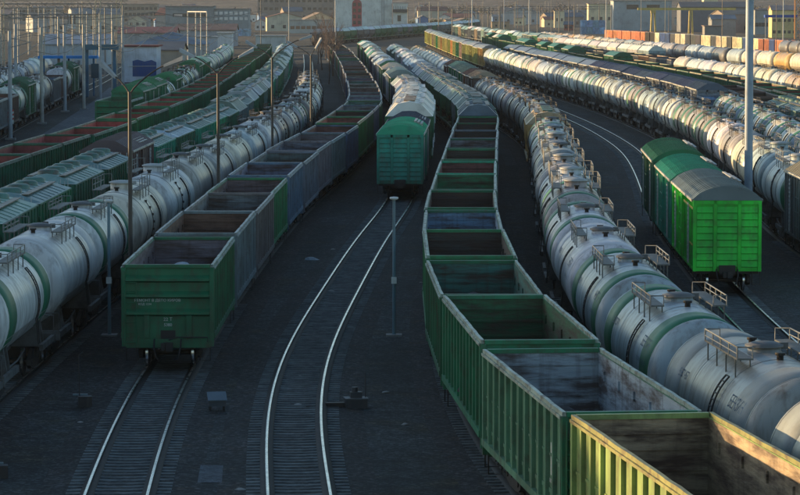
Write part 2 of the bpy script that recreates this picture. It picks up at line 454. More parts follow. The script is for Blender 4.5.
# ------------------------------------------------------------------ wagons (local x along the wagon, z from the rail head)
def bogie(parent, x, lod, dark=DARK):
    b = MB()
    for sg in (-1, 1):
        y = sg * 1.0
        b.add([(-1.25,y-.07,.38),(-.95,y-.07,.28),(-.5,y-.07,.22),(.5,y-.07,.22),(.95,y-.07,.28),(1.25,y-.07,.38),(1.25,y-.07,.58),(.5,y-.07,.86),(-.5,y-.07,.86),(-1.25,y-.07,.58),
               (-1.25,y+.07,.38),(-.95,y+.07,.28),(-.5,y+.07,.22),(.5,y+.07,.22),(.95,y+.07,.28),(1.25,y+.07,.38),(1.25,y+.07,.58),(.5,y+.07,.86),(-.5,y+.07,.86),(-1.25,y+.07,.58)],
              [tuple(range(10)), tuple(range(19, 9, -1))] + [((i+1)%10, i, 10+i, 10+(i+1)%10) for i in range(10)])
    b.box(-.22,.22,-1.15,1.15,.55,.95)
    bo = b.build('bogie', dark, parent, link=False, loc=(x, 0, 0))
    for wx in (-.925, .925):
        if lod <= 0:
            w_ = MB()
            for sg in (-1, 1):
                y = sg * .76
                w_.lathe_z([(0.09,0)], 0, 0) if False else None
                t = MB()
                n = 20 if lod == 0 else 10
                def ring(r, yy): return [(r*math.sin(2*math.pi*j/n), yy, .475 + r*math.cos(2*math.pi*j/n)) for j in range(n)]
                rs = [ring(.12, y-sg*.05), ring(.44, y-sg*.05), ring(.475, y-sg*.02), ring(.475, y+sg*.065), ring(.12, y+sg*.06)]
                v = [p for r_ in rs for p in r_]
                for a in range(4):
                    fs = [(a*n+j, a*n+(j+1)%n, (a+1)*n+(j+1)%n, (a+1)*n+j) for j in range(n)]
                    w_.add(v, fs, 1 if a == 2 else 0, a == 2)
            w_.tube([(0,-1.1,.475),(0,1.1,.475)], .085, 8)
            wo_ = w_.build('wheelset', [WHEEL, TREAD], bo, link=False); wo_.location = (wx, 0, 0)
        elif lod == 1:
            w_ = MB()
            for sg in (-1, 1):
                w_.tube([(0, sg*.7, .475), (0, sg*.83, .475)], .475, 12, 0, smooth=False)
            w_.tube([(0,-1.05,.475),(0,1.05,.475)], .09, 6)
            wo_ = w_.build('wheelset', [WHEEL], bo, link=False); wo_.location = (wx, 0, 0)
        else:
            pass
    if lod == 2:
        me = MB(); me.v = list(b.v); me.f = list(b.f); me.m = list(b.m); me.sm = list(b.sm)
        for wx in (-.925, .925):
            me.tube([(wx, -.83, .475), (wx, .83, .475)], .475, 8, 0, smooth=False)
        bo.data = me.mesh('bogie', [dark])
    return bo
def coupler(parent, L2, lod):
    for sg in (-1, 1):
        c = MB()
        c.box(sg*L2 - .05 if sg < 0 else L2 - .05, sg*L2 + .05 if sg < 0 else L2 + .05, -.09, .09, .72, .96)
        a, b_ = sorted((sg * (L2 - .9), sg * (L2 - .05)))
        c.box(a, b_, -.12, .12, .74, .94)
        a, b_ = sorted((sg * (L2 - .04), sg * (L2 + .22)))
        c.box(a, b_, -.2, .02, .70, .98); 
        c.box(a, b_ - (.1 if sg > 0 else 0), .06, .2, .72, .96)
        c.build('coupler', DARK, parent, link=False)
        if lod == 0:
            h = MB()
            for yy in (-.45, .45):
                h.tube([(sg*(L2-.35), yy, 1.05), (sg*(L2-.1), yy, .8), (sg*(L2+.02), yy*.8, .45), (sg*(L2+.1), yy*.6, .4)], .03, 6)
            h.build('brake_hose', BLACK, parent, link=False)

def w_gondola(lod):
    r = empty('open_wagon', link=False)
    Lb, W, Z0, Z1 = 6.45, 1.58, 1.15, 3.6
    nr = 12
    # side walls: sheet + pillars (+ fluted bottom chord)
    for sg in (-1, 1):
        s = MB()
        a, b = sorted((sg*(W-.14), sg*(W-.10)))
        s.box(-Lb, Lb, a, b, Z0+.1, Z1-.1)
        a, b = sorted((sg*(W-.10), sg*W))
        for i in range(nr + 1):
            x = -Lb + .1 + (2*Lb - .2) * i / nr
            h = .10 if i in (0, nr) else .085
            s.box(x-h, x+h, a, b, Z0+.1, Z1-.1)
        a, b = sorted((sg*(W-.14), sg*(W+.02)))
        s.box(-Lb, Lb, a, b, Z0-.08, Z0+.1)
        if lod == 0:
            a, b = sorted((sg*(W-.10), sg*(W-.07)))
            for i in range(nr):
                x = -Lb + .1 + (2*Lb - .2) * (i + .5) / nr
                s.box(x-.36, x+.36, a, b, Z0+.35, Z0+.45); s.box(x-.36, x+.36, a, b, Z0+1.2, Z0+1.26)
        s.build('side_wall', PAINT, r, link=False)
        c = MB()
        q = 16 if lod == 0 else 1; rr = random.Random(8 + sg)
        zz = [Z1 + (rr.uniform(-.010, .006) if lod == 0 else 0) for _ in range(q+1)]; yy = [sg * (W-.07) + (rr.uniform(-.010, .010) if lod == 0 else 0) for _ in range(q+1)]
        for i in range(q):
            x0, x1 = -Lb-.02 + (2*Lb+.04)*i/q, -Lb-.02 + (2*Lb+.04)*(i+1)/q
            v = [(x0,yy[i]-.045,Z1-.1),(x1,yy[i+1]-.045,Z1-.1),(x1,yy[i+1]+.045,Z1-.1),(x0,yy[i]+.045,Z1-.1),(x0,yy[i]-.045,zz[i]),(x1,yy[i+1]-.045,zz[i+1]),(x1,yy[i+1]+.045,zz[i+1]),(x0,yy[i]+.045,zz[i])]
            c.add(v, [(0,3,2,1),(4,5,6,7),(0,1,5,4),(2,3,7,6)] + ([(3,0,4,7)] if i == 0 else []) + ([(1,2,6,5)] if i == q-1 else []))
        if lod < 2:
            a, b = sorted((sg*(W-.02), sg*(W+.02))); c.box(-Lb, Lb, a, b, Z1-.17, Z1-.101)
        c.build('top_chord', EDGE, r, link=False)
    for sg in (-1, 1):
        e = MB()
        a, b = sorted((sg*(Lb-.06), sg*(Lb-.015)))
        e.box(a, b, -W+.14, W-.14, Z0-.35, Z1-.12)
        a, b = sorted((sg*(Lb-.015), sg*(Lb+.09)))
        for z in (1.95, 2.55, 3.1):
            x_i, x_o = sg*(Lb-.015), sg*(Lb+.15); y_ = W-.17
            v = [(x_i,-y_,z-.12),(x_i,y_,z-.12),(x_o,y_,z-.06),(x_o,-y_,z-.06),(x_i,-y_,z+.13),(x_i,y_,z+.13),(x_o,y_,z+.02),(x_o,-y_,z+.02)]
            f_ = [(0,3,2,1),(4,5,6,7),(3,7,6,2),(0,4,7,3),(1,2,6,5),(0,1,5,4)]
            e.add(v, f_ if sg > 0 else [q[::-1] for q in f_])
        e.box(a, b, -W+.02, -W+.16, Z0-.35, Z1-.12); e.box(a, b, W-.16, W-.02, Z0-.35, Z1-.12)
        for y in (-.72, .72): e.box(a, b, y-.09, y+.09, Z0-.05, 1.88)
        a, b = sorted((sg*(Lb-.015), sg*(Lb+.06))); e.box(a, b, -W+.16, W-.16, Z0-.4, Z0-.1)
        e.build('end_wall', PAINT, r, link=False)
        c = MB(); a, b = sorted((sg*(Lb-.10), sg*(Lb+.06)))
        c.box(a, b, -W+.135, W-.135, Z1-.115, Z1-.004)
        c.build('end_chord', PAINT, r, link=False)
        if lod == 0:
            la = MB(); xx = sg*(Lb+.13); y0 = sg * (-W + .32) 
            for yy in (y0-.2, y0+.2): la.tube([(xx, yy, Z0-.3), (xx, yy, Z1-.2)], .018, 5)
            for k in range(7): la.tube([(xx, y0-.2, Z0-.2+k*.34), (xx, y0+.2, Z0-.2+k*.34)], .016, 5)
            la.build('ladder', PAINT, r, link=False)
            lv = MB(); xo = sg*(Lb+.16)
            lv.tube([(xo, -1.35, .95), (xo, -1.35, 1.12), (xo, -.3, 1.12), (sg*(Lb+.4), -.05, 1.05)], .022, 5)
            lv.build('uncoupling_lever', DARK, r, link=False)
            for yy in (-1.25, 1.25):
                st = MB(); st.tube([(sg*(Lb-.1), yy-.17, .8), (sg*(Lb-.1), yy-.17, .3), (sg*(Lb-.1), yy+.17, .3), (sg*(Lb-.1), yy+.17, .8)], .022, 5)
                st.build('step', DARK, r, link=False)
    # lining: the inside faces, a shell of its own
    l = MB()
    ii = .006
    x, y = Lb-.06-ii, W-.14-ii
    v = [(-x,-y,Z0+.3),(x,-y,Z0+.3),(x,y,Z0+.3),(-x,y,Z0+.3),(-x,-y,Z1-.12),(x,-y,Z1-.12),(x,y,Z1-.12),(-x,y,Z1-.12)]
    l.add(v, [(0,1,5,4)[::-1],(1,2,6,5)[::-1],(2,3,7,6)[::-1],(3,0,4,7)[::-1]])
    if lod == 0:
        for sg in (-1, 1):
            for i in range(6):
                xx = -Lb + 1.2 + i * 2.1
                a, b = sorted((sg*(y-.002), sg*(y-.05)))
                l.box(xx-.03, xx+.03, a, b, Z1-.75, Z1-.5); l.box(xx-.03, xx+.03, a, b, Z0+.7, Z0+.95)
        for i in (1.9, 2.35, 2.8, 3.15):
            l.box(-x+.004, -x+.03, -y+.02, y-.02, i, i+.06); l.box(x-.03, x-.004, -y+.02, y-.02, i, i+.06)
    l.build('lining', LINE, r, link=False)
    f = MB(); n = 14 if lod == 0 else 2; nn = 6 if lod == 0 else 2
    rr = random.Random(3); v = []
    for i in range(n + 1):
        for j in range(nn + 1):
            v.append((-x + 2*x*i/n, -y + 2*y*j/nn, Z0 + .34 + (rr.uniform(0, .10) if lod == 0 else 0)))
    f.add(v, [(i*(nn+1)+j, (i+1)*(nn+1)+j, (i+1)*(nn+1)+j+1, i*(nn+1)+j+1) for i in range(n) for j in range(nn)], 0, True)
    f.box(-x, x, -y, y, Z0+.2, Z0+.3)
    f.build('floor', FLOORM, r, link=False)
    u = MB(); u.box(-Lb, Lb, -.25, .25, .85, Z0+.19)
    for xx in (-6.2, -4.3, -2.1, 0, 2.1, 4.3, 6.2): u.box(xx-.1, xx+.1, -W+.1, W-.1, .95, Z0+.18)
    if lod < 2:
        u.cyl((-1.2, .8, .8), (1, 0, 0), .17, .9, 10)
        u.box(.6, 1.5, -.95, -.6, .62, .95)
    u.build('underframe', DARK, r, link=False)
    for s in (-4.325, 4.325): bogie(r, s, lod)
    coupler(r, 6.96, lod)
    return r

def w_tank(lod, plain=False):
    r = empty('tank_wagon', link=False)
    RR, CZ, H = 1.5, 2.68, 5.95
    n = 48 if lod == 0 else 28 if lod == 1 else 16
    prof = []
    for k in range(9 if lod < 2 else 5):
        t = (math.pi / 2) * k / (8 if lod < 2 else 4)
        prof.append((-H + .5 * (1 - math.sin(t)), 0)) if False else None
    m = 8 if lod < 2 else 4
    for k in range(m + 1):
        t = (math.pi / 2) * k / m
        prof.append((-H + .55 * (1 - math.sin(t) ** 1.0), max(.02, RR * math.cos(math.pi/2 - t) ** .75 if k else .02)))
    prof = sorted(set((round(-H + .55 * (1 - math.cos(math.asin(min(1, q)))), 4), round(max(.02, RR * q), 4)) for q in ([0, .3, .55, .75, .88, .96, 1.0] if lod < 2 else [0, .6, .9, 1.0])))
    XH = prof[-1][0]
    s = MB().lathe_x([(XH, RR), (-XH, RR)], 0, CZ, n, caps=False)
    for hp in (prof, [(-x, rr_) for x, rr_ in reversed(prof)]):
        MB().lathe_x(hp, 0, CZ, n).build('head', TANK, r, link=False)
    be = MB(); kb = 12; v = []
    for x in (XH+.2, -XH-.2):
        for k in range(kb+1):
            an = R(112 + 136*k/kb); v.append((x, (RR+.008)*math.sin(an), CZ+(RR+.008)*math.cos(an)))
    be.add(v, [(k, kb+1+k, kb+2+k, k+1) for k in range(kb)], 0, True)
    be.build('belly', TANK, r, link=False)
    if lod < 2:
        for x in ((-5.3, -1.8, 1.8, 5.3) if plain else (-5.3, -3.6, 0, 3.6, 5.3)):     # weld rings
            s.lathe_x([(x-.02, RR-.002), (x-.015, RR+.008), (x+.015, RR+.008), (x+.02, RR-.002)], 0, CZ, n, caps=False)
    s.build('shell', TANK, r, link=False)
    for x0, x1 in ((-5.2, -3.4), (3.4, 5.2)):
        MB().lathe_x([(x0, RR-.01), (x0, RR+.006), (x1, RR+.006), (x1, RR-.01)], 0, CZ, n, caps=False).build('band', BAND, r, link=False)
    if lod < 2:
        for x0, x1 in (() if plain else ((-3.03, -2.98), (2.98, 3.03))):
            MB().lathe_x([(x0, RR-.01), (x0, RR+.015), (x1, RR+.015), (x1, RR-.01)], 0, CZ, n, caps=False).build('strap', BAND, r, link=False, color=(.05,.05,.05))
    # manhole
    low = plain or lod > 0; mr, mhh = (.40, .10) if low else (.50, .24)
    mh = MB().lathe_z([(mr, CZ+RR-.14), (mr, CZ+RR+mhh), (mr-.1, CZ+RR+mhh+.01)], 0, 0, 20 if lod < 2 else 8)
    mo = mh.build('manhole', TANK, r, link=False)
    if lod < 2:
        zb = CZ+RR+mhh+.01
        li = MB().lathe_z([(mr+.06, zb), (mr+.06, zb+.05), (mr*.7, zb+.11), (.1, zb+.13)], 0, 0, 20)
        li.box(-.08, .08, -mr-.16, -mr+.02, zb-.06, zb+.10)
        li.build('lid', BAND, mo, link=False, color=(.10,.10,.10) if low else (.33,.34,.33))
        for x in (-1.9, 1.55):
            v_ = MB().lathe_z([(.08, CZ+RR-.1), (.08, CZ+RR+.10), (.12, CZ+RR+.11), (.12, CZ+RR+.17)], x, 0, 10)
            v_.build('valve', DARK, r, link=False)
    zt = CZ + RR + .02
    if lod < 2:
        for sg in (-1, 1):
            p = MB()
            a, b = sorted((sg*.66, sg*1.04)); p.box(-2.1, 2.1, a, b, zt, zt+.04)
            for x in (-1.8, -.6, .6, 1.8):
                p.tube([(x, sg*.68, zt), (x, sg*.68, CZ + math.sqrt(RR*RR-.68**2) - .02)], .02, 5)
                p.tube([(x, sg*1.02, zt), (x, sg*1.02, CZ + math.sqrt(RR*RR-1.02**2) - .05)], .02, 5)
            p.build('walkway', DARK if lod else BOARDDARK, r, link=False)
            h = MB(); y = sg * 1.04; rad = .02; hr = (.52 if not plain else .3) if lod == 0 else .3
            for x in (-2.1, -1.05, 0, 1.05, 2.1): h.tube([(x, y, zt), (x, y, zt+hr)], rad, 5)
            h.tube([(-2.1, sg*.68, zt+.05), (-2.1, sg*.68, zt+hr), (-2.1, y, zt+hr), (2.1, y, zt+hr), (2.1, sg*.68, zt+hr), (2.1, sg*.68, zt+.05)], rad, 5)
            h.tube([(-2.1, y, zt+hr*.5), (2.1, y, zt+hr*.5)], rad * .8, 5)
            h.build('railing', RAILGREY if lod == 0 else DARK, r, link=False)
            la = MB(); pts = []
            for k in range(12):
                an = R(46 + 64 * k / 11)
                pts.append((sg * (RR+.09) * math.sin(an), CZ + (RR+.09) * math.cos(an)))
            pts.append((sg * (RR+.07), 1.3))
            lx = -1.5 * sg
            for dx in (-.19, .19): la.tube([(lx+dx, a, b) for a, b in pts], .024 if lod == 0 else .035, 5)
            for k in range(len(pts)-1):
                a, b = pts[k]
                la.tube([(lx-.19, a, b), (lx+.19, a, b)], .018 if lod == 0 else .03, 4)
                q = .93
                if lod == 1: la.tube([(lx+.19, a, b), (lx+.19, a*.97, CZ+(b-CZ)*.97)], .03, 4)
            la.build('ladder', DARK, r, link=False)
        # rows of clips round the shell
        for x in (() if plain else (-.9,)):
            cl = MB()
            for q in (-1, 1): cl.tube([(x, q*(RR+.02)*math.sin(R(12.5*k)), CZ+(RR+.02)*math.cos(R(12.5*k))) for k in range(4, 10)], .022, 4)
            for k in range(-9, 10):
                if abs(k) < 4: continue
                an = R(12.5 * k)
                y, z = (RR+.03) * math.sin(an), CZ + (RR+.03) * math.cos(an)
                cl.box(x-.06, x+.06, y-.05, y+.05, z-.05, z+.05)
            cl.build('clips', DARK, r, link=False)
    u = MB(); u.box(-6.3, 6.3, -.28, .28, .85, 1.14)
    for sg in (-1, 1):
        a, b = sorted((sg*6.3, sg*6.45)); u.box(a, b, -1.5, 1.5, .82, 1.14)
        a, b = sorted((sg*1.38, sg*1.5))
        u.box(-6.3, -3.0, a, b, .9, 1.1); u.box(3.0, 6.3, a, b, .9, 1.1)
    for x in (-4.6, -3.9, 3.9, 4.6):
        u.add([(x-.06,-1.35,.95),(x-.06,1.35,.95),(x-.06,1.2,1.9),(x-.06,.75,1.42),(x-.06,0,1.2),(x-.06,-.75,1.42),(x-.06,-1.2,1.9),
               (x+.06,-1.35,.95),(x+.06,1.35,.95),(x+.06,1.2,1.9),(x+.06,.75,1.42),(x+.06,0,1.2),(x+.06,-.75,1.42),(x+.06,-1.2,1.9)],
              [tuple(range(7))[::-1], tuple(range(7,14))] + [(i, (i+1)%7, 7+(i+1)%7, 7+i) for i in range(7)])
    if lod < 2:
        for sg in (-1, 1):
            u.tube([(-2.9, sg*.9, .95), (-1, sg*.9, .78), (1, sg*.9, .78), (2.9, sg*.9, .95)], .035, 5)
        u.cyl((-.8, .6, .8), (1, 0, 0), .18, .9, 10)
        for sg in (-1, 1): u.tube([(sg*6.4, -.3, 1.1), (sg*6.4, -1.45, 1.1), (sg*6.4, -1.45, 1.75), (sg*6.4, -.3, 1.75), (sg*6.4, -.3, 1.1)], .025, 5)
    u.build('frame', FRAMEM, r, link=False)
    for s in (-4.4, 4.4): bogie(r, s, lod)
    coupler(r, 6.74, lod)
    return r
RAILGREY = mat('railing_grey', (0.17,0.175,0.17), (0.08,0.055,0.045), 0.6, 4, 0.5)
BOARDDARK = mat('grating', (0.10,0.105,0.10), (0.04,0.035,0.03), 0.5, 6, 0.6)
FRAMEM = mat('frame_paint', (0.10,0.105,0.105), (0.03,0.025,0.02), 0.8, 1.6, 0.6, lo=0.4, hi=0.6)

def arc(W, ze, zr, n):
    """roof arc points from +W to -W"""
    return [(W - 2*W*i/n, ze + (zr-ze) * (1 - ((2*i/n) - 1) ** 2) ** .8) for i in range(n + 1)]
def w_box(lod, L=15.3, ridge='arc'):
    r = empty('boxcar', link=False)
    Lb, W, Z0, ZE, ZR = (L - 1.0) / 2, 1.46, 1.0, 3.95, 4.65
    b = MB()
    b.box(-Lb+.05, Lb-.05, -W+.06, -W+.1, Z0+.1, ZE); b.box(-Lb+.05, Lb-.05, W-.1, W-.06, Z0+.1, ZE)
    n = int(Lb * 2 / 1.0)
    for sg in (-1, 1):
        a, c = sorted((sg*(W-.06), sg*W))
        for i in range(n + 1):
            x = -Lb + .12 + (2*Lb - .24) * i / n
            if abs(x) < 1.15: continue
            b.box(x-.05, x+.05, a, c, Z0+.1, ZE)
        b.box(-Lb, Lb, a, c, Z0-.02, Z0+.1); b.box(-Lb, Lb, a, c, ZE, ZE+.08)
    b.box(-Lb+.05, Lb-.05, -W+.1, W-.1, Z0, Z0+.1)
    b.build('side_walls', PAINT, r, link=False)
    for sg in (-1, 1):
        e = MB(); a, c = sorted((sg*(Lb-.05), sg*Lb))
        e.box(a, c, -W+.1, W-.1, Z0-.05, ZE+.08)
        a, c = sorted((sg*Lb, sg*(Lb+.09)))
        for y in (-W+.07, -.52, .52, W-.07): e.box(a, c, y-.07, y+.07, Z0-.05, ZE+.08)
        e.box(a, c, -W+.14, W-.14, ZE-.08, ZE+.08)
        a, c = sorted((sg*Lb, sg*(Lb+.035)))
        k = 9
        for i in range(k):
            z = Z0 + .12 + i * (ZE - Z0 - .3) / k
            for y0, y1 in ((-W+.16, -.61), (-.43, .43), (.61, W-.16)):
                xi, xo = sg*(Lb-.001), sg*(Lb+.07)
                v = [(xi,y0,z),(xi,y1,z),(xo,y1,z+.03),(xo,y0,z+.03),(xi,y0,z+.27),(xi,y1,z+.27)]
                f_ = [(0,3,2,1),(3,4,5,2),(0,4,3),(1,2,5),(0,1,5,4)]
                e.add(v, f_ if sg > 0 else [q[::-1] for q in f_])
        e.build('end_wall', PAINT, r, link=False)
        if lod < 2:
            ca = MB(); a, c = sorted((sg*(Lb+.1), sg*(Lb+.22))); ca.box(a, c, -.35, .35, Z0-.15, Z0+.22)
            ca.build('end_beam', DARK, r, link=False)
            for yy in (-1.25, 1.25):
                st = MB(); st.tube([(sg*(Lb-.1), yy-.17, Z0), (sg*(Lb-.1), yy-.17, .35), (sg*(Lb-.1), yy+.17, .35), (sg*(Lb-.1), yy+.17, Z0)], .025, 5)
                st.build('step', DARK, r, link=False)
    ro = MB(); n = 10 if lod < 2 else 5
    if ridge == 'arc': top = arc(W+.05, ZE+.09, ZR, n)
    else: top = [(W+.06, ZE+.09), (.5, ZR-.03), (0, ZR), (-.5, ZR-.03), (-W-.06, ZE+.09)]
    ro.prism_x([(-W-.05, ZE+.085)] [:0] + top, -Lb-.08, Lb+.08, 0, False, False)
    pts = top
    for sg in (-1, 1):
        v = [(sg*(Lb+.08), y, z) for y, z in pts]
        ro.add(v, [tuple(range(len(v)))[::(1 if sg > 0 else -1)]])
    if lod < 2:
        nr = int(2*Lb/.62)
        for i in range(nr + 1):
            x = -Lb + 2*Lb*i/nr
            up = [(y, z+.035) for y, z in top]
            ro.add([(x-.03, y, z) for y, z in up] + [(x+.03, y, z) for y, z in up] , [(j, j+1, len(up)+j+1, len(up)+j) for j in range(len(up)-1)])
            ro.add([(x+.03, y, z) for y, z in up] + [(x+.03, y, z-.04) for y, z in up] , [(j, j+1, len(up)+j+1, len(up)+j) for j in range(len(up)-1)])
            ro.add([(x-.03, y, z) for y, z in up] + [(x-.03, y, z-.04) for y, z in up] , [(j+1, j, len(up)+j, len(up)+j+1) for j in range(len(up)-1)])
    ro.build('roof', ROOF, r, link=False)
    g_ = MB()
    for sg in (-1, 1):
        a, c = sorted((sg*(W+.0), sg*(W+.07))); g_.box(-Lb, Lb, a, c, ZE+.02, ZE+.13)
    g_.build('eaves_trim', EDGE, r, link=False, color=(.38,.38,.34))
    if lod < 2:
        wb = MB()
        def rz_(y): return ZE+.09 + (ZR-ZE-.09) * ((1-(y/(W+.05))**2)**.8 if ridge == 'arc' else 1-abs(y)/W)
        for k in range(3):
            y = -.72-k*.19; z = rz_(y-.06)+.09
            wb.box(Lb*.06, Lb*.72, y-.14, y, z, z+.03)
        for x in (Lb*.12, Lb*.39, Lb*.66): wb.add([(x-.03,-.7,rz_(-.7)+.08),(x+.03,-.7,rz_(-.7)+.08),(x+.03,-1.26,rz_(-1.26)+.08),(x-.03,-1.26,rz_(-1.26)+.08),(x-.03,-.7,rz_(-.7)-.05),(x+.03,-.7,rz_(-.7)-.05),(x+.03,-1.26,rz_(-1.26)-.05),(x-.03,-1.26,rz_(-1.26)-.05)],[(0,1,2,3),(0,4,5,1),(1,5,6,2),(2,6,7,3),(3,7,4,0)])
        wb.build('roof_walkway', BOARD, r, link=False)
    for sg in (-1, 1):
        d = MB(); a, c = sorted((sg*(W-.05), sg*(W+.05)))
        d.box(-1.0, 1.0, a, c, Z0+.12, ZE-.06)
        a, c = sorted((sg*(W+.05), sg*(W+.09)))
        for x in (-.95, 0, .95): d.box(x-.05, x+.05, a, c, Z0+.12, ZE-.06)
        for z in (1.6, 2.3, 3.0): d.box(-.9, .9, a, c, z, z+.06)
        d.build('door', PAINT, r, link=False)
        if lod < 2:
            l = MB(); a, c = sorted((sg*(W+.0), sg*(W+.05)))
            for xx in (-Lb*.62, Lb*.62):
                for k in range(13): l.box(xx-.2, xx+.2, a, c, Z0+.2+k*.205, Z0+.29+k*.205)
                for e_ in (-.22, .2): l.box(xx+e_, xx+e_+.02, a, c, Z0+.1, Z0+2.8)
            l.build('rungs', RAILING, r, link=False)
    u = MB(); u.box(-Lb, Lb, -.28, .28, .75, Z0-.002)
    for x in (-Lb+.3, -2.5, 0, 2.5, Lb-.3): u.box(x-.1, x+.1, -W+.1, W-.1, .82, Z0-.002)
    if lod < 2: u.cyl((-.8, .7, .7), (1, 0, 0), .18, .9, 10); u.box(1.0, 1.9, -1.0, -.6, .5, .85)
    u.build('underframe', DARK, r, link=False)
    for s in (-Lb+2.1, Lb-2.1): bogie(r, s, lod)
    coupler(r, Lb+.45, lod)
    return r

def w_hopper(lod, tall=False):
    """tall: grain hopper with bevelled shoulders; else flat-roofed covered hopper"""
    r = empty('covered_hopper', link=False)
    Lt, W = 6.15, 1.5
    if tall: ze, zs, zr, ws = 3.55, 4.35, 4.5, .75
    else: ze, zs, zr, ws = 3.62, 4.0, 4.08, .55
    s = MB()
    low = 1.15
    def prof(t, l):  # body section
        return [(-t*W, ze), (-t*W, 2.2), (-.55, low), (.55, low), (t*W, 2.2), (t*W, ze)]
    s.loft_x([(-Lt, [(-W, ze), (-W, 3.2), (-.6, 3.1), (.6, 3.1), (W, 3.2), (W, ze)]), (-Lt+1.7, prof(1, 0)), (Lt-1.7, prof(1, 0)), (Lt, [(-W, ze), (-W, 3.2), (-.6, 3.1), (.6, 3.1), (W, 3.2), (W, ze)])], caps=True)
    nr = 11
    for sg in (-1, 1):
        a, b = sorted((sg*(W-.02), sg*(W+.07)))
        for i in range(nr + 1):
            x = -Lt + .1 + (2*Lt-.2) * i / nr
            z0 = 2.2 if abs(x) < Lt-1.75 else 3.15 - (Lt-abs(x)) / 1.75 * .9
            s.box(x-.05, x+.05, a, b, z0, ze-.05)
        s.box(-Lt, Lt, a, b, ze-.05, ze+.02)
        if True:
            a, b = sorted((sg*(W-.1), sg*(W+.02)))
            s.box(-Lt-.3, Lt+.3, a, b, 1.0, 1.18)
    for sg in (-1, 1):   # end posts and platform
        for y in (-W+.1, 0, W-.1):
            a, b = sorted((sg*(Lt+.02), sg*(Lt+.14))); s.box(a, b, y-.06, y+.06, 1.1, ze)
        a, b = sorted((sg*(Lt-1.6), sg*(Lt+.2))); s.box(a, b, -W+.1, W-.1, 1.0, 1.1)
    s.build('body', PAINT, r, link=False)
    sl = (.25 if tall else .75)
    ro = MB()
    P0 = [(W+.03, ze+.025), (ws+.02, ze+.05), (0, ze+.06), (-ws-.02, ze+.05), (-W-.03, ze+.025)]
    P1 = [(W+.03, ze+.025), (ws, zs), (0, zr), (-ws, zs), (-W-.03, ze+.025)]
    if tall:
        ro.loft_x([(-Lt, P1), (Lt, P1)], caps=True)
    else:
        ro.loft_x([(-Lt-.02, P0), (-Lt+.8, P1), (Lt-.8, P1), (Lt+.02, P0)], caps=True)
    if lod < 2:
        for i in range(1, 8):
            x = -Lt + .8 + (2*Lt-1.6) * i / 8
            up = [(y*1.003, z+.03) for y, z in P1]
            ro.loft_x([(x-.03, up), (x+.03, up)], caps=True)
    ro.build('roof', ROOF, r, link=False)
    k = 4
    for i in range(k):
        x = -Lt + 1.9 + i * (2*Lt-3.8) / (k-1)
        h = MB()
        if tall: h.box(x-.75, x+.75, -.36, .36, zr-.02, zr+.08)
        else: h.lathe_z([(.52, zs-.12), (.52, zr+.10), (.40, zr+.17), (.1, zr+.19)], x, .0, 14 if lod < 2 else 8)
        h.build('hatch', EDGE, r, link=False, color=(.06,.14,.11))
    if lod < 2:
        for sg in (-1, 1):
            wk = MB()
            a, b = sorted((sg*.62, sg*.92)); wk.box(-Lt+1, Lt-1, a, b, zs+.02, zs+.06) if tall else wk.box(-Lt+1, Lt-1, a, b, zs-.03, zs+.01)
            wk.build('walkway', EDGE, r, link=False, color=(.16,.13,.10))
    if lod == 0:
        for sg in (-1, 1):
            la = MB(); xx = sg*(Lt+.22)
            for yy in (-1.2, -.85): la.tube([(xx, yy, 1.1), (xx, yy, ze+.3)], .02, 5)
            for q in range(8): la.tube([(xx, -1.2, 1.2+q*.32), (xx, -.85, 1.2+q*.32)], .016, 5)
            la.build('ladder', RAILING, r, link=False)
    u = MB(); u.box(-Lt-.3, Lt+.3, -.26, .26, .8, .995)
    for x in (-2.2, 2.2): u.prism_x([(-.5, .5), (.5, .5), (.9, low+.2), (-.9, low+.2)], x-.7, x+.7)
    u.build('underframe', DARK, r, link=False)
    for s_ in (-Lt+1.5, Lt-1.5): bogie(r, s_, lod)
    coupler(r, Lt+.62, lod)
    return r
def w_flat(lod):
    r = empty('flat_wagon', link=False)
    b = MB(); b.box(-6.7, 6.7, -1.4, 1.4, 1.0, 1.15); b.box(-6.7, 6.7, -.3, .3, .8, .998)
    b.build('deck', DARK, r, link=False)
    for s in (-4.6, 4.6): bogie(r, s, 2)
    coupler(r, 7.0, 2)
    return r

PROTO = {}
def proto(kind, lod):
    k = (kind, lod)
    if k not in PROTO:
        PROTO[k] = {'gondola': lambda: w_gondola(lod), 'tank': lambda: w_tank(lod), 'tankb': lambda: w_tank(lod, True), 'box': lambda: w_box(lod), 'gable': lambda: w_box(lod, 13.4, 'gable'),
                    'hopper': lambda: w_hopper(lod), 'grain': lambda: w_hopper(lod, True), 'flat': lambda: w_flat(lod)}[kind]()
    return PROTO[k]
PITCH = {'gondola': 13.92, 'tank': 13.5, 'tankb': 13.5, 'box': 15.2, 'gable': 13.3, 'hopper': 13.55, 'grain': 13.55, 'flat': 14.1}
PIV = {'gondola': 4.3, 'tank': 4.4, 'tankb': 4.4, 'box': 5.0, 'gable': 4.1, 'hopper': 4.6, 'grain': 4.6, 'flat': 4.6}
CATS = {'gondola': ('open wagon', 'open wagon'), 'tank': ('tank wagon', 'tank wagon'), 'tankb': ('tank wagon', 'tank wagon'), 'box': ('boxcar', 'boxcar'), 'gable': ('boxcar', 'boxcar'),
        'hopper': ('covered hopper', 'hopper wagon'), 'grain': ('grain hopper', 'hopper wagon'), 'flat': ('flat wagon', 'flat wagon')}
ONES = 'first second third fourth fifth sixth seventh eighth ninth tenth eleventh twelfth thirteenth fourteenth fifteenth sixteenth seventeenth eighteenth nineteenth'.split()
TENS = {2: 'twent', 3: 'thirt', 4: 'fort', 5: 'fift', 6: 'sixt', 7: 'sevent', 8: 'eight', 9: 'ninet'}
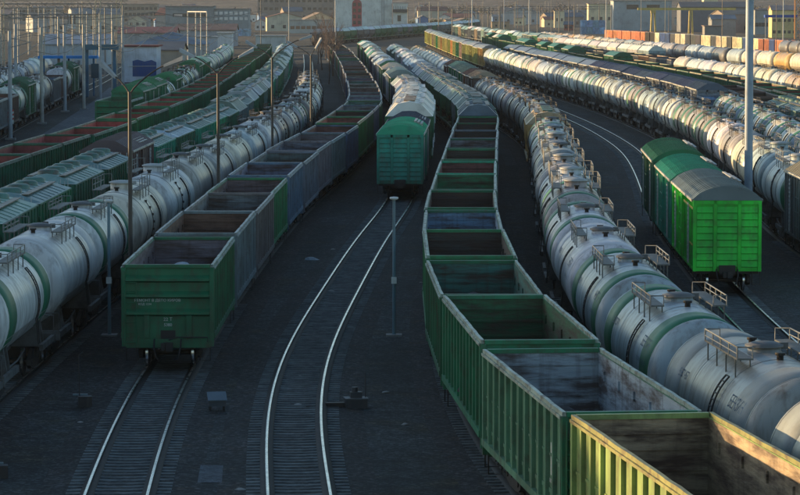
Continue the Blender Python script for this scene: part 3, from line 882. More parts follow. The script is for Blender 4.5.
def ordinal(n):
    if n < 20: return ONES[n-1]
    t, o = divmod(n, 10)
    return TENS[t] + 'ieth' if o == 0 else TENS[t] + 'y-' + ONES[o-1]

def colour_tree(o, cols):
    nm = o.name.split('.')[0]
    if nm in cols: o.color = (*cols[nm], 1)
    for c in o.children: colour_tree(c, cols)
def place(kind, path, s, cols, word, label, group, flip=False):
    a, b = path.at(s - PIV[kind]), path.at(s + PIV[kind])
    c = (a + b) / 2; d = b - a
    if abs(c.x) > c.y * 0.1231 + 3.2: return None
    lod = 0 if c.y < 205 else 1 if c.y < 430 else 2
    o = copy_tree(proto(kind, lod))
    k = jit.uniform(-.07, .07); u = d.normalized()
    o.location = (c.x - u.y*k, c.y + u.x*k, RT)
    o.scale = (1, 1, 1 + jit.uniform(-.022, .022))
    if 'big' in cols: o.scale = (1, 1.11, 1.17)
    o.rotation_euler = (0, 0, math.atan2(d.y, d.x) + (math.pi if flip else 0))
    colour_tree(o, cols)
    tag(o, label, CATS[kind][1], group)
    return o

# colours ------------------------------------------------------------
C = dict(
 dgreen=((.015,.12,.06), 'dark green'), green=((.02,.17,.075), 'green'), bgreen=((.015,.42,.035), 'bright green'), ygreen=((.18,.30,.085), 'yellow-green'),
 teal=((.012,.29,.17), 'teal green'), blue=((.07,.12,.18), 'blue'), bgrey=((.13,.16,.18), 'blue-grey'), dblue=((.03,.05,.09), 'dark blue'), grey=((.16,.16,.16), 'grey'),
 brown=((.10,.06,.05), 'brown'), rust=((.17,.07,.045), 'rust red'), white=((.53,.54,.52), 'pale grey'), cream=((.55,.50,.40), 'cream'), silver=((.34,.40,.43), 'silver-blue'),
 dgrey=((.13,.125,.13), 'dark grey'), dirty=((.33,.31,.29), 'grimy grey'), ochre=((.42,.26,.10), 'ochre'), ltgreen=((.14,.22,.20), 'grey-green'), olive=((.36,.36,.13),'yellow-green'), steel=((.22,.23,.235),'steel grey'), sgreen=((.11,.19,.18),'green'), slate=((.12,.17,.21),'slate'), tan=((.36,.28,.19), 'tan'), wht=((.76,.75,.71), 'white'))
def cc(k): return C[k][0]
def vary(c, r, a=.2):
    k = 1 + r.uniform(-a, a)
    return tuple(max(.004, v * k * (1 + r.uniform(-a/2, a/2))) for v in c)
def gon(ext, inn, edge=(.36,.38,.38), r=random):  # pale rim: worn grey paint with sky reflection put into the colour
    e = vary(cc(ext), r)
    k = r.uniform(.25, .6); edge = tuple(p*(1-k)+q*k for p, q in zip(edge, e))
    return {'side_wall': e, 'end_wall': e, 'end_chord': e, 'ladder': e, 'lining': vary(inn, r, .3), 'top_chord': edge}
def tnk(col, band=None, r=random, hd=None, belly=None):
    c = vary(cc(col), r, .1); b = cc(band) if band else c
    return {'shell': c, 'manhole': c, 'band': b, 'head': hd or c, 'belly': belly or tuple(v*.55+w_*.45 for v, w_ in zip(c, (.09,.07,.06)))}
def bxc(col, roof, r=random):
    c = vary(cc(col), r); return {'side_walls': c, 'end_wall': c, 'door': vary(c, r, .2), 'roof': vary(cc(roof), r)}
def hop(col, roof, r=random, walk=(.16,.13,.10), hatch=(.06,.14,.11)):
    c = vary(cc(col), r); return {'body': c, 'roof': vary(cc(roof), r), 'hatch': hatch, 'walkway': walk}

def train(key, y0, y1, gen, phrase, group):
    """gen(i, y) -> (kind, colours, colour word, extra) ; y0 is the near end"""
    P = TRK[key]; s = P.s_of_y(y0); S1 = min(P.s_of_y(y1), P.L - 10); i = 0; n = 0
    while s < S1:
        y = P.at(s).y
        kind, cols, word = gen(i, y)[:3]
        if kind == 'tank' and rk.random() < .5: kind = 'tankb'
        s += PITCH[kind] / 2
        o = place(kind, P, s, cols, word, None, group)
        s += PITCH[kind] / 2
        i += 1
        if o:
            n += 1
            o['label'] = '%s %s, %s from near end of %s' % (word, CATS[kind][0], ordinal(n), phrase)
    return n

def find(group, n):
    l = [o for o in SC.objects if o.get('group') == group]
    return sorted(l, key=lambda o: o.location.y)[n]
rf = random.Random(11); rk = random.Random(4); jit = random.Random(9)
INN = dict(ochre=(.30,.20,.13), rust=(.19,.075,.05), blue=(.13,.24,.36), green=(.03,.17,.07), grey=(.20,.21,.23), dark=(.045,.035,.03), teal=(.05,.17,.17), pale=(.28,.34,.38), purple=(.15,.11,.12))
# left train of open wagons
L4 = [('dgreen','purple'),('bgrey','rust'),('dgrey','grey'),('green','purple'),('blue','grey'),('bgrey','grey'),('dgrey','grey'),('bgrey','purple'),('blue','rust'),('dgreen','rust')]
def g4(i, y):
    e, n = L4[i] if i < len(L4) else (rf.choice(['bgrey','dgreen','blue','brown','dgrey']), rf.choice(['rust','purple','rust','dark','grey','teal']))
    return 'gondola', gon(e, INN[n], r=rf), C[e][1]
train('f', 109, 640, g4, 'left open wagon train', 'wagons of the left-hand open wagon train')
# middle train of open wagons, then hoppers
L6 = [('ygreen','ochre'),('green','pale'),('green','green'),('dgreen','teal'),('green','dark'),('dgreen','blue'),('green','dark'),('dgreen','green'),('teal','rust'),('dgreen','dark'),('dgreen','grey'),('bgrey','dark'),('dgreen','dark'),('green','dark')]
def g6(i, y):
    if i < len(L6):
        e, n = L6[i]; q = gon(e, INN[n], (.46,.48,.42) if i else (.22,.11,.05), rf)
        if i == 1: q['side_wall'] = (.085,.20,.12)
        return 'gondola', q, C[e][1]
    if i < 24:
        e = ['dgreen','dgreen','green','dgreen','bgrey','dgreen'][i % 6]; ro = ['sgreen','sgreen','slate','sgreen'][i % 4]
        return 'grain', hop(e, ro, rf, hatch=(.12,.15,.15)), C[e][1]
    e = rf.choice(['silver','white','silver','ltgreen']); return ('gable' if rf.random() < .4 else 'grain'), {**hop(e, e, rf, hatch=(.3,.33,.35)), **bxc(e, e, rf)}, C[e][1]
TRK['h'].start = 55
train('h', 55.2, 600, g6, 'central open wagon train', 'wagons of the central train')
# centre: boxcars then pale hoppers
def g5(i, y):
    if i == 0: return 'box', bxc('teal', 'teal', rf), 'teal green'
    if i == 1: return 'gable', bxc('dgreen', 'dblue', rf), 'dark green'
    if i < 6: 
        e = 'wht'
        q = hop('dgreen' if i == 2 else e, 'wht', rf, walk=(.62,.60,.55), hatch=(.62,.60,.55) if i != 2 else (.30,.20,.13)); q['roof'] = (.74,.73,.68); q['big'] = (1,1,1); return 'grain', q, C[e][1]
    e, ro = rf.choice([('silver','silver'),('dgreen','ltgreen'),('dgreen','cream'),('blue','silver'),('bgrey','cream'),('green','green'),('dblue','white')])
    return ('grain' if rf.random() < .6 else 'gable'), {**hop(e, ro, rf, hatch=(.3,.3,.28)), **bxc(e, ro, rf)}, C[e][1]
train('g', 203, 640, g5, 'middle boxcar train', 'wagons of the boxcar and hopper train')
# right of centre: tank wagons
def g7(i, y):
    if y < 225:
        c, b = [('steel',None),('steel',None),('silver','dgreen'),('silver','dgreen'),('white',None),('white','dgreen'),('dirty','dgreen'),('white',None),('dirty',None)][i % 9]
        return 'tank', tnk(c, b, rf, belly=(.11,.045,.035) if i < 5 else None), C[c][1]
    if y < 245: return 'grain', hop('ochre', 'tan', rf), 'ochre'
    if y < 340:
        c = rf.choice(['dirty','white','silver','dirty','cream']); return 'tank', tnk(c, rf.choice([None, 'dgrey']), rf), C[c][1]
    if y < 425:
        e, ro = rf.choice([('brown','tan'),('dgreen','tan'),('green','ltgreen'),('rust','brown')]); return 'gable', bxc(e, ro, rf), C[e][1]
    c = rf.choice(['cream','tan','white','ochre','cream']); return 'tank', tnk(c, None, rf), C[c][1]
train('i', 55.3, 590, g7, 'inner right tank train', 'wagons of the inner tank train')
# three boxcars on the right
L8 = [('bgreen','bgrey'),('teal','teal'),('dgreen','dgreen')]
train('j', 138, 177, lambda i, y: ('box', bxc(L8[i][0], L8[i][1], rf), C[L8[i][0]][1]), 'the three curved boxcars', 'three boxcars on the curved track')
wg = find('three boxcars on the curved track', 0)
m = MB(); m.box(-7.0, -1.1, 1.402, 1.408, 1.15, 2.0); m.box(1.1, 7.0, 1.402, 1.408, 1.15, 2.0); m.build('lower_panel', PAINT, wg, color=(.02,.05,.10))
m = MB(); m.box(-7.1, -1.1, 1.462, 1.468, 3.62, 3.72); m.box(-7.1, -5.2, 1.462, 1.468, 2.05, 2.13); m.build('stripe', PAINT, wg, color=(.55,.42,.05))
# long tank train on the right, yellow-green boxcars behind it
def g9(i, y):
    if i == 0: return 'gable', bxc('dgrey', 'tan', rf), 'dark grey'
    if y < 556:
        c = 'white' if i == 1 else rf.choice(['silver','silver','cream','white','silver','dirty','cream','wht'])
        return 'tank', tnk(c, rf.choice([None, None, 'dblue', 'dgreen']) if i > 1 else None, rf, hd=cc('dgreen') if i == 1 else None), C[c][1]
    c = rf.choice(['olive','olive','ochre','green','olive','tan']); return 'box', bxc(c, 'bgrey', rf), C[c][1]
train('k', 148, 880, g9, 'long right tank train', 'wagons of the long right-hand train')
# left-hand tank train
def g3(i, y):
    c, b = [('silver','dgreen'),('dgrey',None),('white','dgreen'),('white',None),('white','dgreen'),('cream',None),('white',None),('dirty',None),('dirty',None),('cream',None),('silver',None),('white',None),('dirty','dgrey'),('white','dblue')][i % 14]
    return 'tank', tnk(c, b, rf), C[c][1]
train('e', 70, 372, g3, 'left tank train', 'wagons of the left-hand tank train')
# grey-green covered hoppers on the left
def g2(i, y):
    if 176 < y < 190: return 'gable', {**bxc('brown', 'bgrey', rf), 'roof': (.10,.07,.078)}, 'brown'
    e, ro = ('dgreen', 'ltgreen') if y < 178 else rf.choice([('dgreen','ltgreen'),('ltgreen','ltgreen'),('teal','ltgreen'),('dgreen','silver')])
    return ('hopper' if y < 260 or rf.random() < .6 else 'grain'), hop(e, ro, rf), C[e][1]
train('d', 100, 620, g2, 'left hopper train', 'wagons of the left-hand hopper train')
# red-lined open wagons on the left
def g1(i, y):
    e = rf.choice(['green','dgreen','dgreen']) 
    return 'gondola', gon(e, (.30,.065,.055), (.30,.27,.24), rf), C[e][1]
train('c', 160, 660, g1, 'red lined wagon train', 'wagons of the red-lined open wagon train')
for o in SC.objects:
    if o.get('group') == 'wagons of the red-lined open wagon train':
        for c_ in o.children:
            if c_.name.startswith('lining'):
                c_.material_slots[0].link = 'OBJECT'; c_.material_slots[0].material = PAINT
def g1b(i, y):
    if y < 298: return 'gondola', gon('dgreen', INN['green'], r=rf), 'dark green'
    if rf.random() < .7:
        c, b = rf.choice([('green','wht'),('dgreen','wht'),('white','dgreen'),('dirty',None)]); return 'tank', tnk(c, b, rf), C[c][1]
    return 'box', bxc('green', 'green', rf), 'green'
train('b', 288, 620, g1b, 'train beside platform road', 'wagons of the train beside the platform road')
def g0(i, y):
    k = i % 6
    if k in (0,): return 'gondola', gon('bgrey', INN['blue'], r=rf), 'blue-grey'
    if k == 1: return 'gondola', gon('brown', INN['rust'], r=rf), 'brown'
    if k == 3: return 'gable', bxc('dgreen', 'dgreen', rf), 'dark green'
    c = rf.choice(['dirty','white','dgrey']); return 'tank', tnk(c, 'dgreen' if k == 2 else None, rf), C[c][1]
train('a0', 282, 425, g0, 'train beyond platform road', 'wagons of the train beyond the platform road')
train('a1', 330, 480, lambda i, y: ('tank', tnk(['white','dirty','silver'][i % 3], None, rf), C[['white','dirty','silver'][i % 3]][1]), 'farthest left tank train', 'wagons of the farthest left tank train')
# right-hand trains further out
def g10(i, y):
    if y < 285: return 'tank', tnk(['white','silver'][i % 2], 'dgreen', rf), C[['white','silver'][i % 2]][1]
    if y < 300: return 'gondola', gon('blue', INN['blue'], r=rf), 'blue'
    e = rf.choice(['bgrey','dblue','bgrey','dblue','bgrey']); return 'gable', {**bxc(e, 'dblue', rf), 'roof': vary((.075,.10,.15), rf)}, C[e][1]
train('l', 195, 570, g10, 'blue roofed hopper train', 'wagons of the blue-roofed hopper train')
def gm(i, y):
    if y < 285: return 'hopper', hop('ltgreen', 'ltgreen', rf), 'grey-green'
    return 'gondola', gon('brown', INN['dark'], r=rf), 'brown'
train('m', 232, 330, gm, 'short right hopper train', 'wagons of the short hopper train')
def g11(i, y):
    if y > 455 and rf.random() < .5: return 'gable', bxc('dgreen', 'white' if y > 560 and rf.random() < .4 else 'dgreen', rf), 'dark green'
    e = rf.choice(['dgreen','dgreen','green']); return 'gondola', gon(e, INN['rust'], (.42,.34,.24), rf), C[e][1]
train('n', 240, 800, g11, 'dark green right train', 'wagons of the dark green right-hand train')
def g12(i, y):
    if y < 470: c = rf.choice(['cream','tan','cream','white']); return 'tank', tnk(c, None, rf), C[c][1]
    e = rf.choice(['dgreen','brown','rust','bgrey']); return 'gondola', gon(e, INN['rust'], (.45,.36,.26), rf), C[e][1]
train('o', 335, 700, g12, 'cream tank train', 'wagons of the cream tank train')
train('p', 575, 700, lambda i, y: ('grain', hop('white' if i % 2 else 'silver', 'white', rf, hatch=(.4,.4,.38)), ['silver-blue','pale grey'][i % 2]), 'short pale hopper train', 'wagons of the short pale hopper train')
def g13(i, y):
    c = rf.choice(['cream','tan','ochre','cream']) if (y < 545 or y > 690) else rf.choice(['silver','white','dirty','dgrey','silver'])
    return 'tank', tnk(c, None, rf), C[c][1]
train('q', 500, 860, g13, 'tank train before containers', 'wagons of the far tank train')
train('s', 600, 680, lambda i, y: ('tank', tnk('dgrey', None, rf), 'dark grey'), 'far right stub track', 'tank wagons at the far right')
def gt(i, y):
    e = rf.choice(['dgreen','bgrey','dgrey']); return 'grain', hop(e, 'silver', rf, hatch=(.3,.3,.3)), C[e][1]
train('t', 905, 1340, gt, 'train below white building', 'wagons of the hopper train below the white building')

def gu(i, y):
    e = rf.choice(['ltgreen','silver','bgrey','green','tan']); return rf.choice(['grain','gable']), {**hop(e, rf.choice(['white','silver','ltgreen']), rf), **bxc(e, rf.choice(['white','silver','ltgreen']), rf)}, C[e][1]
train('u', 715, 1060, gu, 'the farthest middle train', 'wagons of the farthest middle train')
# containers on flat wagons
def container(c):
    b = MB(); W = 1.22; L = 3.0
    b.box(-L, L, -W+.04, W-.04, .02, 2.57); 
    for sg in (-1, 1):
        a, d = sorted((sg*(W-.04), sg*W))
        for i in range(16): x = -L+.2+i*(2*L-.4)/15; b.box(x-.09, x+.09, a, d, .15, 2.45)
        b.box(-L, L, a, d, 0, .15); b.box(-L, L, a, d, 2.45, 2.59)
    for x in (-L, L):
        b.box(x-.06, x+.06, -W, -W+.12, 0, 2.59); b.box(x-.06, x+.06, W-.12, W, 0, 2.59)
    return b
CM = container(None).mesh('container_body', PAINT)
DM = MB(); 
for y in (-.58, .58): DM.box(-3.1, -3.03, y-.52, y+.52, .12, 2.48)
for y in (-.9, -.3, .3, .9): DM.tube([(-3.13, y, .15), (-3.13, y, 2.45)], .03, 5)
DM = DM.mesh('container_doors', PAINT)
def put_container(x, y, z, rz, col, label, group):
    r = empty('shipping_container', (x, y, z), rz)
    for nm, me in (('body', CM), ('doors', DM)):
        o = bpy.data.objects.new(nm, me); COL.objects.link(o); o.parent = r; o.color = (*col, 1)
    tag(r, label, 'container', group)
CW = {'orange': (.62,.23,.10), 'cream': (.66,.60,.42), 'blue': (.02,.07,.24), 'dark grey': (.06,.07,.085), 'black': (.02,.02,.02), 'rust': (.35,.12,.06), 'light blue': (.22,.36,.52)}
P = TRK['r']; s = P.s_of_y(690); i = 0; pos = []
while s < P.s_of_y(950):
    s += 7.05
    a, b = P.at(s-4.6), P.at(s+4.6); c = (a+b)/2; d = b-a; rz = math.atan2(d.y, d.x)
    if abs(c.x) < c.y*.1231+4:
        o = copy_tree(proto('flat', 2)); o.location = (c.x, c.y, RT); o.rotation_euler = (0, 0, rz)
        i += 1
        tag(o, 'flat wagon carrying containers, %s from the near end of the container train' % ordinal(i), 'flat wagon', 'flat wagons of the container train')
        for q in (-3.25, 3.25):
            u = d.normalized(); pos.append((c.x+u.x*q, c.y+u.y*q, rz))
    s += 7.05
seq = ['dark grey','orange','blue','rust','cream','blue','cream','dark grey','cream','dark grey','cream','dark grey','dark grey','cream','dark grey','blue','cream','black','orange','orange','orange','orange','orange','orange']
n = len(pos)
for i, (x, y, rz) in enumerate(pos):
    k = seq[min(int(i * len(seq) / n), len(seq)-1)]
    lean = 1 if (x / y) < .094 or k == 'orange' else 0
    put_container(x, y, RT+1.15, rz, vary(CW[k], rf), '%s shipping container, %s from near end of container train' % (k, ordinal(i+1)), 'containers of the container train')
# stacked containers behind
for i, (px, py, k, lv_) in enumerate([(756,33,'orange',0),(763,33,'orange',0),(770,33,'orange',0),(777,34,'cream',0),(756,33,'orange',1),(763,33,'orange',1),(770,33,'rust',1),(584,34,'light blue',0),(590,34,'light blue',0),(596,34,'light blue',0),(602,34,'light blue',0),(584,34,'light blue',1),(590,34,'light blue',1),(596,34,'light blue',1),(602,34,'light blue',1),(240,36,'light blue',0),(246,36,'light blue',0)]):
    x, y = pix(px, py, 0)
    put_container(x, y, lv_*2.61, R(82), vary(CW[k], rf), '%s container, %s along the %s of the stack %s' % (k, ordinal(i % 4 + 1) if i < 15 else ordinal(i-14), 'top row' if lv_ else 'ground row', 'right of the tall pole' if i < 7 else 'behind the far tank train' if i < 15 else 'behind the left-hand sheds'), 'stacked containers')

# pale cargo heap in the nearest left open wagon; dark heaps in some others
def heap(x, y, z, rx, ry, h, m, label, seed):
    b = MB(); n, k = 18, 7; v = []
    for i in range(k + 1):
        u = i / k
        for j in range(n):
            t = 2*math.pi*j/n; nn = noise.noise(Vector((math.cos(t)*1.5+seed, math.sin(t)*1.5, u*2)))
            rr = (1-u) * (1 + .25*nn)
            v.append((rx*rr*math.cos(t), ry*rr*math.sin(t), h * (1 - (1-u)**2) * (1 + .2*nn*(1-u))))
    b.add(v, [(i*n+j, i*n+(j+1)%n, (i+1)*n+(j+1)%n, (i+1)*n+j) for i in range(k) for j in range(n)], 0, True)
    o = b.build('cargo_heap', m, loc=(x, y, z)); tag(o, label, 'heap')
    return o
heap(-7.75, 115.5, RT+1.45, 1.2, 2.8, 1.75, HEAP, 'pale blue heap lying in the nearest left-hand open wagon', 1)
RES = mat('dark_residue', (0.02,0.018,0.017), (0.05,0.035,0.03), 0.5, 2, 0.95, bump=0.9, bscale=6)
heap(2.9, 92.5, RT+1.45, 1.25, 2.8, 1.25, RES, 'dark residue heap in the third open wagon of the central train', 4)
heap(2.45, 106.5, RT+1.45, 1.25, 3.0, 1.45, RES, 'dark residue heap in the fourth open wagon of the central train', 9)
heap(3.95, 78.6, RT+1.45, 1.2, 2.8, 1.15, RES, 'dark residue heap in the second open wagon of the central train', 6)

# ------------------------------------------------------------------ lettering on the nearest wagons
def text_mesh(txt, size):
    cu = bpy.data.curves.new('lettering', 'FONT'); cu.body = txt; cu.size = size; cu.extrude = 0.002
    cu.align_x = 'CENTER'; cu.align_y = 'CENTER'
    o = bpy.data.objects.new('tmp', cu); COL.objects.link(o)
    bpy.context.view_layer.update()
    dg = bpy.context.evaluated_depsgraph_get()
    me = bpy.data.meshes.new_from_object(o.evaluated_get(dg)); me.name = 'lettering'
    bpy.data.objects.remove(o)
    me.materials.clear(); me.materials.append(LETTER)
    return me
def letters(parent, txt, size, loc, rot):
    o = bpy.data.objects.new('lettering', text_mesh(txt, size)); COL.objects.link(o)
    o.parent = parent; o.location = loc; o.rotation_euler = rot
    return o
near4 = find('wagons of the left-hand open wagon train', 0)
EW = (R(90), 0, R(-90))
letters(near4, 'РЕМОНТ В ДЕПО КИРОВ', .13, (-6.485, .35, 2.37), EW)
letters(near4, 'КОД 1234', .10, (-6.485, .78, 2.24), EW)
letters(near4, '22 Т', .16, (-6.475, 0, 1.72), EW)
letters(near4, '5380', .14, (-6.475, 0, 1.53), EW)
SW = (R(90), 0, R(180))          # on the wagon's left flank seen from the camera (local +y)
for gi, nm in ((0, '61548'), (1, '60371'), (2, '56082')):
    wg = find('wagons of the central train', gi)
    letters(wg, 'НЕ СПУСКАТЬ', .13, (-4.2, 1.484, 1.75), SW)
    for k in range(5):
        x = -6.35 + 12.7 * (k + .5) / 12
        letters(wg, nm[k], .38, (x, 1.484, 3.0 if gi else 2.9), SW)
        letters(wg, ['РЖД', '69Т', '22Т', '73М3', '88'][k], .2, (x, 1.484, 2.3), SW)
    if gi == 1:
        p = MB(); p.box(-5.05, -4.5, 1.482, 1.488, 1.9, 2.65); p.build('painted_panel', LETTER, wg)

for gi, wd in ((1, 'БЕНЗИН'), (2, 'БЕНЗИН'), (3, 'НЕФТЬ'), (4, 'БЕНЗИН')):
    wg = find('wagons of the inner tank train', gi)
    for x0, tx, sz, a0 in ((-3.6, wd, .42, 63), (3.2, str(51870340 + gi * 1117), .30, 66), (-3.6, 'С ГОРКИ НЕ СПУСКАТЬ', .16, 82)):
        me = text_mesh(tx, sz)
        for v in me.vertices:
            an = R(a0) - v.co.y / 1.5
            v.co = Vector((x0 - v.co.x, 1.508 * math.sin(an), 2.68 + 1.508 * math.cos(an)))
        me.materials.clear(); me.materials.append(POSTM)
        o = bpy.data.objects.new('lettering', me); COL.objects.link(o); o.parent = wg; o.color = (.06, .12, .22, 1)
for o in list(PROTO.values()):
    def rm(o):
        for c in list(o.children): rm(c)
        bpy.data.objects.remove(o)
    rm(o)

# ------------------------------------------------------------------ posts and lamps
def post(name, x, y, h, r0, r1, col, label, cat, group=None, base=True):
    p = MB().tube([(0,0,0), (0,0,h)], r0, 12, r1=r1)
    if base:
        root = empty(name, (x, y, 0)); p.build('pole', POSTM, root, color=col)
        MB().box(-r0*2.2, r0*2.2, -r0*2.2, r0*2.2, 0, .18).build('base', CONC, root)
        tag(root, label, cat, group); return root
    o = p.build(name, POSTM, color=col, loc=(x, y, 0)); tag(o, label, cat, group); return o
def lamp_head(root, p, d, k=1.0):
    p = Vector(p); d = Vector(d).normalized(); q = p + d * .75 * k
    h = MB(); s = Vector((-d.y, d.x, 0)).normalized() * .16 * k; u = Vector((0, 0, 1)) * .1 * k
    v = [p - s*.5 - u*.5, p + s*.5 - u*.5, p + s*.4 + u*.5, p - s*.4 + u*.5, q - s - u*.7, q + s - u*.7, q + s*.7 + u, q - s*.7 + u]
    h.add(v, [(0,1,2,3),(7,6,5,4),(0,4,5,1),(1,5,6,2),(2,6,7,3),(3,7,4,0)])
    h.build('lamp_head', POSTM, root, color=(.35,.35,.34))
def yard_lamp(x, y, fork, top, sides, label, col=(.05,.042,.036)):
    root = empty('yard_lamp', (x, y, 0))
    p = MB().tube([(0,0,0), (0,0,fork*.5), (0,0,fork+.1)], .095, 10, r1=.065)
    p.build('pole', POSTM, root, color=col)
    MB().box(-.2, .2, -.2, .2, 0, .25).build('base', CONC, root)
    for (dx, dy, hz) in sides:
        a = MB(); pts = []
        for k in range(8):
            t = k / 7
            pts.append((dx * math.sin(t*math.pi/2)**1.0 * t**.3, dy*t, fork + (hz-fork) * math.sin(t*math.pi/2)))
        a.tube(pts, .038, 8, r1=.028); a.build('arm', POSTM, root, color=col)
        e = Vector(pts[-1]); d = Vector((dx*.35, dy*.35, .18))
        lamp_head(root, e, d, 1.1)
    b = MB(); b.box(-.11, .11, -.16, -.1, 2.2, 2.6); b.build('junction_box', POSTM, root, color=(.2,.2,.2))
    tag(root, label, 'lamp post', 'double-armed yard lamps')
    return root
yard_lamp(-10.35, 124.5, 9.1, 10.2, [(1.35, -.3, 10.2), (-.55, .3, 9.75)], 'tall dark double-armed yard lamp nearest, between the left tank and open wagon trains')
yard_lamp(-8.95, 160, 9.0, 9.8, [(1.0, .2, 9.9), (-1.15, .3, 9.9)], 'second dark double-armed yard lamp beside the left-hand tank train')
yard_lamp(-8.05, 205, 9.0, 9.8, [(1.7, .2, 10.2), (-.95, .3, 9.7)], 'third dark double-armed yard lamp beside the left-hand tank train')
yard_lamp(-6.45, 236, 8.6, 9.6, [(-1.0, .3, 9.3), (.3, .2, 9.2)], 'farthest and thinnest yard lamp left of the open wagon train')

def slim_post(x, y, h, label):
    root = empty('slim_lamp_post', (x, y, 0))
    MB().tube([(0,0,.05),(0,0,h)], .07, 12, r1=.055).build('pole', POSTM, root, color=(.12,.20,.24))
    MB().box(-.3,.3,-.3,.3,0,.07).build('base', CONC, root)
    hd = MB().lathe_z([(.06,h-.04),(.15,h),(.17,h+.05),(.14,h+.08),(.05,h+.09)], 0, 0, 16)
    hd.build('lamp_ring', POSTM, root, color=(.45,.47,.47))
    b = MB(); b.box(-.1,.1,-.13,-.08,2.0,2.25); b.build('number_plate', LETTER, root)
    tag(root, label, 'lamp post', 'slim blue lamp posts')
x, y = pix(394, 336, 0); slim_post(x, y, 5.2, 'slim blue-grey post with round top beside the empty curved track')
x, y = pix(109.5, 336, 0); slim_post(x, y, 5.1, 'slim blue-grey post with round top below the left-hand tank wagons')
# the big floodlight mast on the right
root = empty('floodlight_mast', (19.0, 177, 0))
MB().tube([(0,0,0),(0,0,10),(0,0,22)], .235, 24, r1=.2).build('pole', POSTM, root, color=(.30,.36,.42))
MB().box(-.5,.5,-.5,.5,0,.3).build('base', CONC, root)
MB().box(-1.2,1.2,-.3,.3,22,22.12).build('head_frame', POSTM, root, color=(.3,.3,.3))
for q in (-.8, 0, .8):
    h = MB(); h.box(q-.25, q+.25, -.5, -.3, 22.15, 22.65); h.build('floodlight', POSTM, root, color=(.2,.2,.2))
tag(root, 'thick pale blue steel mast rising behind the three boxcars', 'mast')
def far_mast(px, py, ztop, r, col, label):
    x, y = pix(px, py, 0)
    post('lighting_mast', x, y, ztop, r, r*.7, col, label, 'mast', 'thin masts in the far yard')
far_mast(289, 62, 18, .10, (.4,.4,.38), 'thin pale mast behind the far end of the grey-green hoppers')
far_mast(335.5, 62, 18, .12, (.55,.56,.55), 'thin white mast at the left edge of the white building')
far_mast(261, 58, 17, .10, (.10,.10,.10), 'thin dark mast near the grey office building')
far_mast(472, 42, 20, .16, (.5,.52,.5), 'tall pale mast behind the yellow-green boxcars')
far_mast(504, 36, 20, .14, (.35,.4,.45), 'thin blue-grey mast left of the light blue containers')
far_mast(529, 52, 18, .13, (.45,.46,.45), 'tall pale mast standing among the far right trains')
far_mast(551, 44, 16, .08, (.2,.2,.2), 'thin dark mast beside the small cream building')
far_mast(606, 46, 18, .14, (.5,.5,.48), 'pale mast at the left end of the orange containers')
far_mast(641, 46, 17, .09, (.25,.25,.25), 'thin dark mast left of the yellow gantry crane')
far_mast(665, 47, 17, .08, (.3,.28,.2), 'thin dark mast behind the orange containers')
far_mast(722, 52, 17, .09, (.25,.18,.12), 'thin brown mast left of the big blue mast')
far_mast(776, 60, 12, .09, (.16,.12,.1), 'short brown mast in front of the yellow building')
far_mast(783, 58, 18, .13, (.5,.52,.5), 'pale mast right of the big blue mast')
for i, (px, py) in enumerate([(188,62),(196,64),(201,65),(207,63)]):
    x, y = pix(px, py, 0)
    post('light_pole', x, y, 10.3, .12, .09, (.55,.52,.46), ['leftmost','second from left','third from left','rightmost'][i] + ' of four pale poles by the grey office', 'pole', 'four pale poles before the grey office')
x0, y0 = pix(188,62,0); x1, y1 = pix(207,63,0)
b = MB(); b.tube([(x0,y0,10.35),(x1,y1,10.35)], .12, 6); o = b.build('pole_crossbeam', POSTM, color=(.5,.5,.48)); tag(o, 'pale crossbeam resting on the four pale poles', 'beam')
# platform masts with gantries
cols = [(.30,.33,.35), (.36,.34,.30)]
mp = [(10.5,140),(42,124),(65,112),(84,110),(100.5,101),(113,94),(16,108),(59,96),(123,88)]
tops = {}
for i, (px, py) in enumerate(mp):
    x, y = pix(px, py, 0)
    nm = ['nearest pale mast at the left edge', 'second pale mast standing on the platform road', 'third pale mast standing on the platform road', 'fourth pale mast on the platform road', 'dark-footed mast before the blue canopy', 'mast before the white and blue building', 'pale mast behind the far left train', 'thin pale mast behind the left canopy', 'mast at the corner of the white building'][i]
    r = post('catenary_mast', x, y, 9.9 if i < 7 else 10.5, .21, .15, cols[i % 2], nm + ', carrying overhead wires', 'mast', 'catenary masts by the platform road')
    bk = MB(); bk.tube([(0,0,8.4),(1.9,0,8.9)], .04, 5); bk.tube([(0,0,9.3),(1.9,0,8.9)], .03, 5); bk.tube([(1.9,0,8.9),(1.9,0,8.2)], .05, 6)
    bk.build('bracket', POSTM, r, color=(.25,.25,.24))
    tops[i] = (x, y)
def lattice(px, py, h, w, label):
    x, y = pix(px, py, 0); root = empty('lattice_mast', (x, y, 0)); b = MB()
    n = int(h / (w*1.4))
    for i in range(n):
        z0, z1 = h*i/n, h*(i+1)/n
        for a, c in ((-1,-1),(1,-1),(1,1),(-1,1)):
            if i == 0: b.tube([(a*w/2, c*w/2, 0), (a*w/2, c*w/2, h)], .05, 4)
        b.tube([(-w/2,-w/2,z0),(w/2,-w/2,z1)], .03, 4); b.tube([(w/2,-w/2,z0),(w/2,w/2,z1)], .03, 4); b.tube([(-w/2,w/2,z0),(-w/2,-w/2,z1)], .03, 4)
    b.build('lattice', POSTM, root, color=(.36,.33,.25))
    tag(root, label, 'mast', 'lattice masts of the overhead gantry'); return x, y
la = lattice(98.5, 86, 16, .7, 'tall lattice mast behind the platform masts')
lb = lattice(119.5, 84, 15, .7, 'lattice mast left of the white and blue building')
lc = lattice(2, 90, 15, .7, 'lattice mast at the left edge of the view')
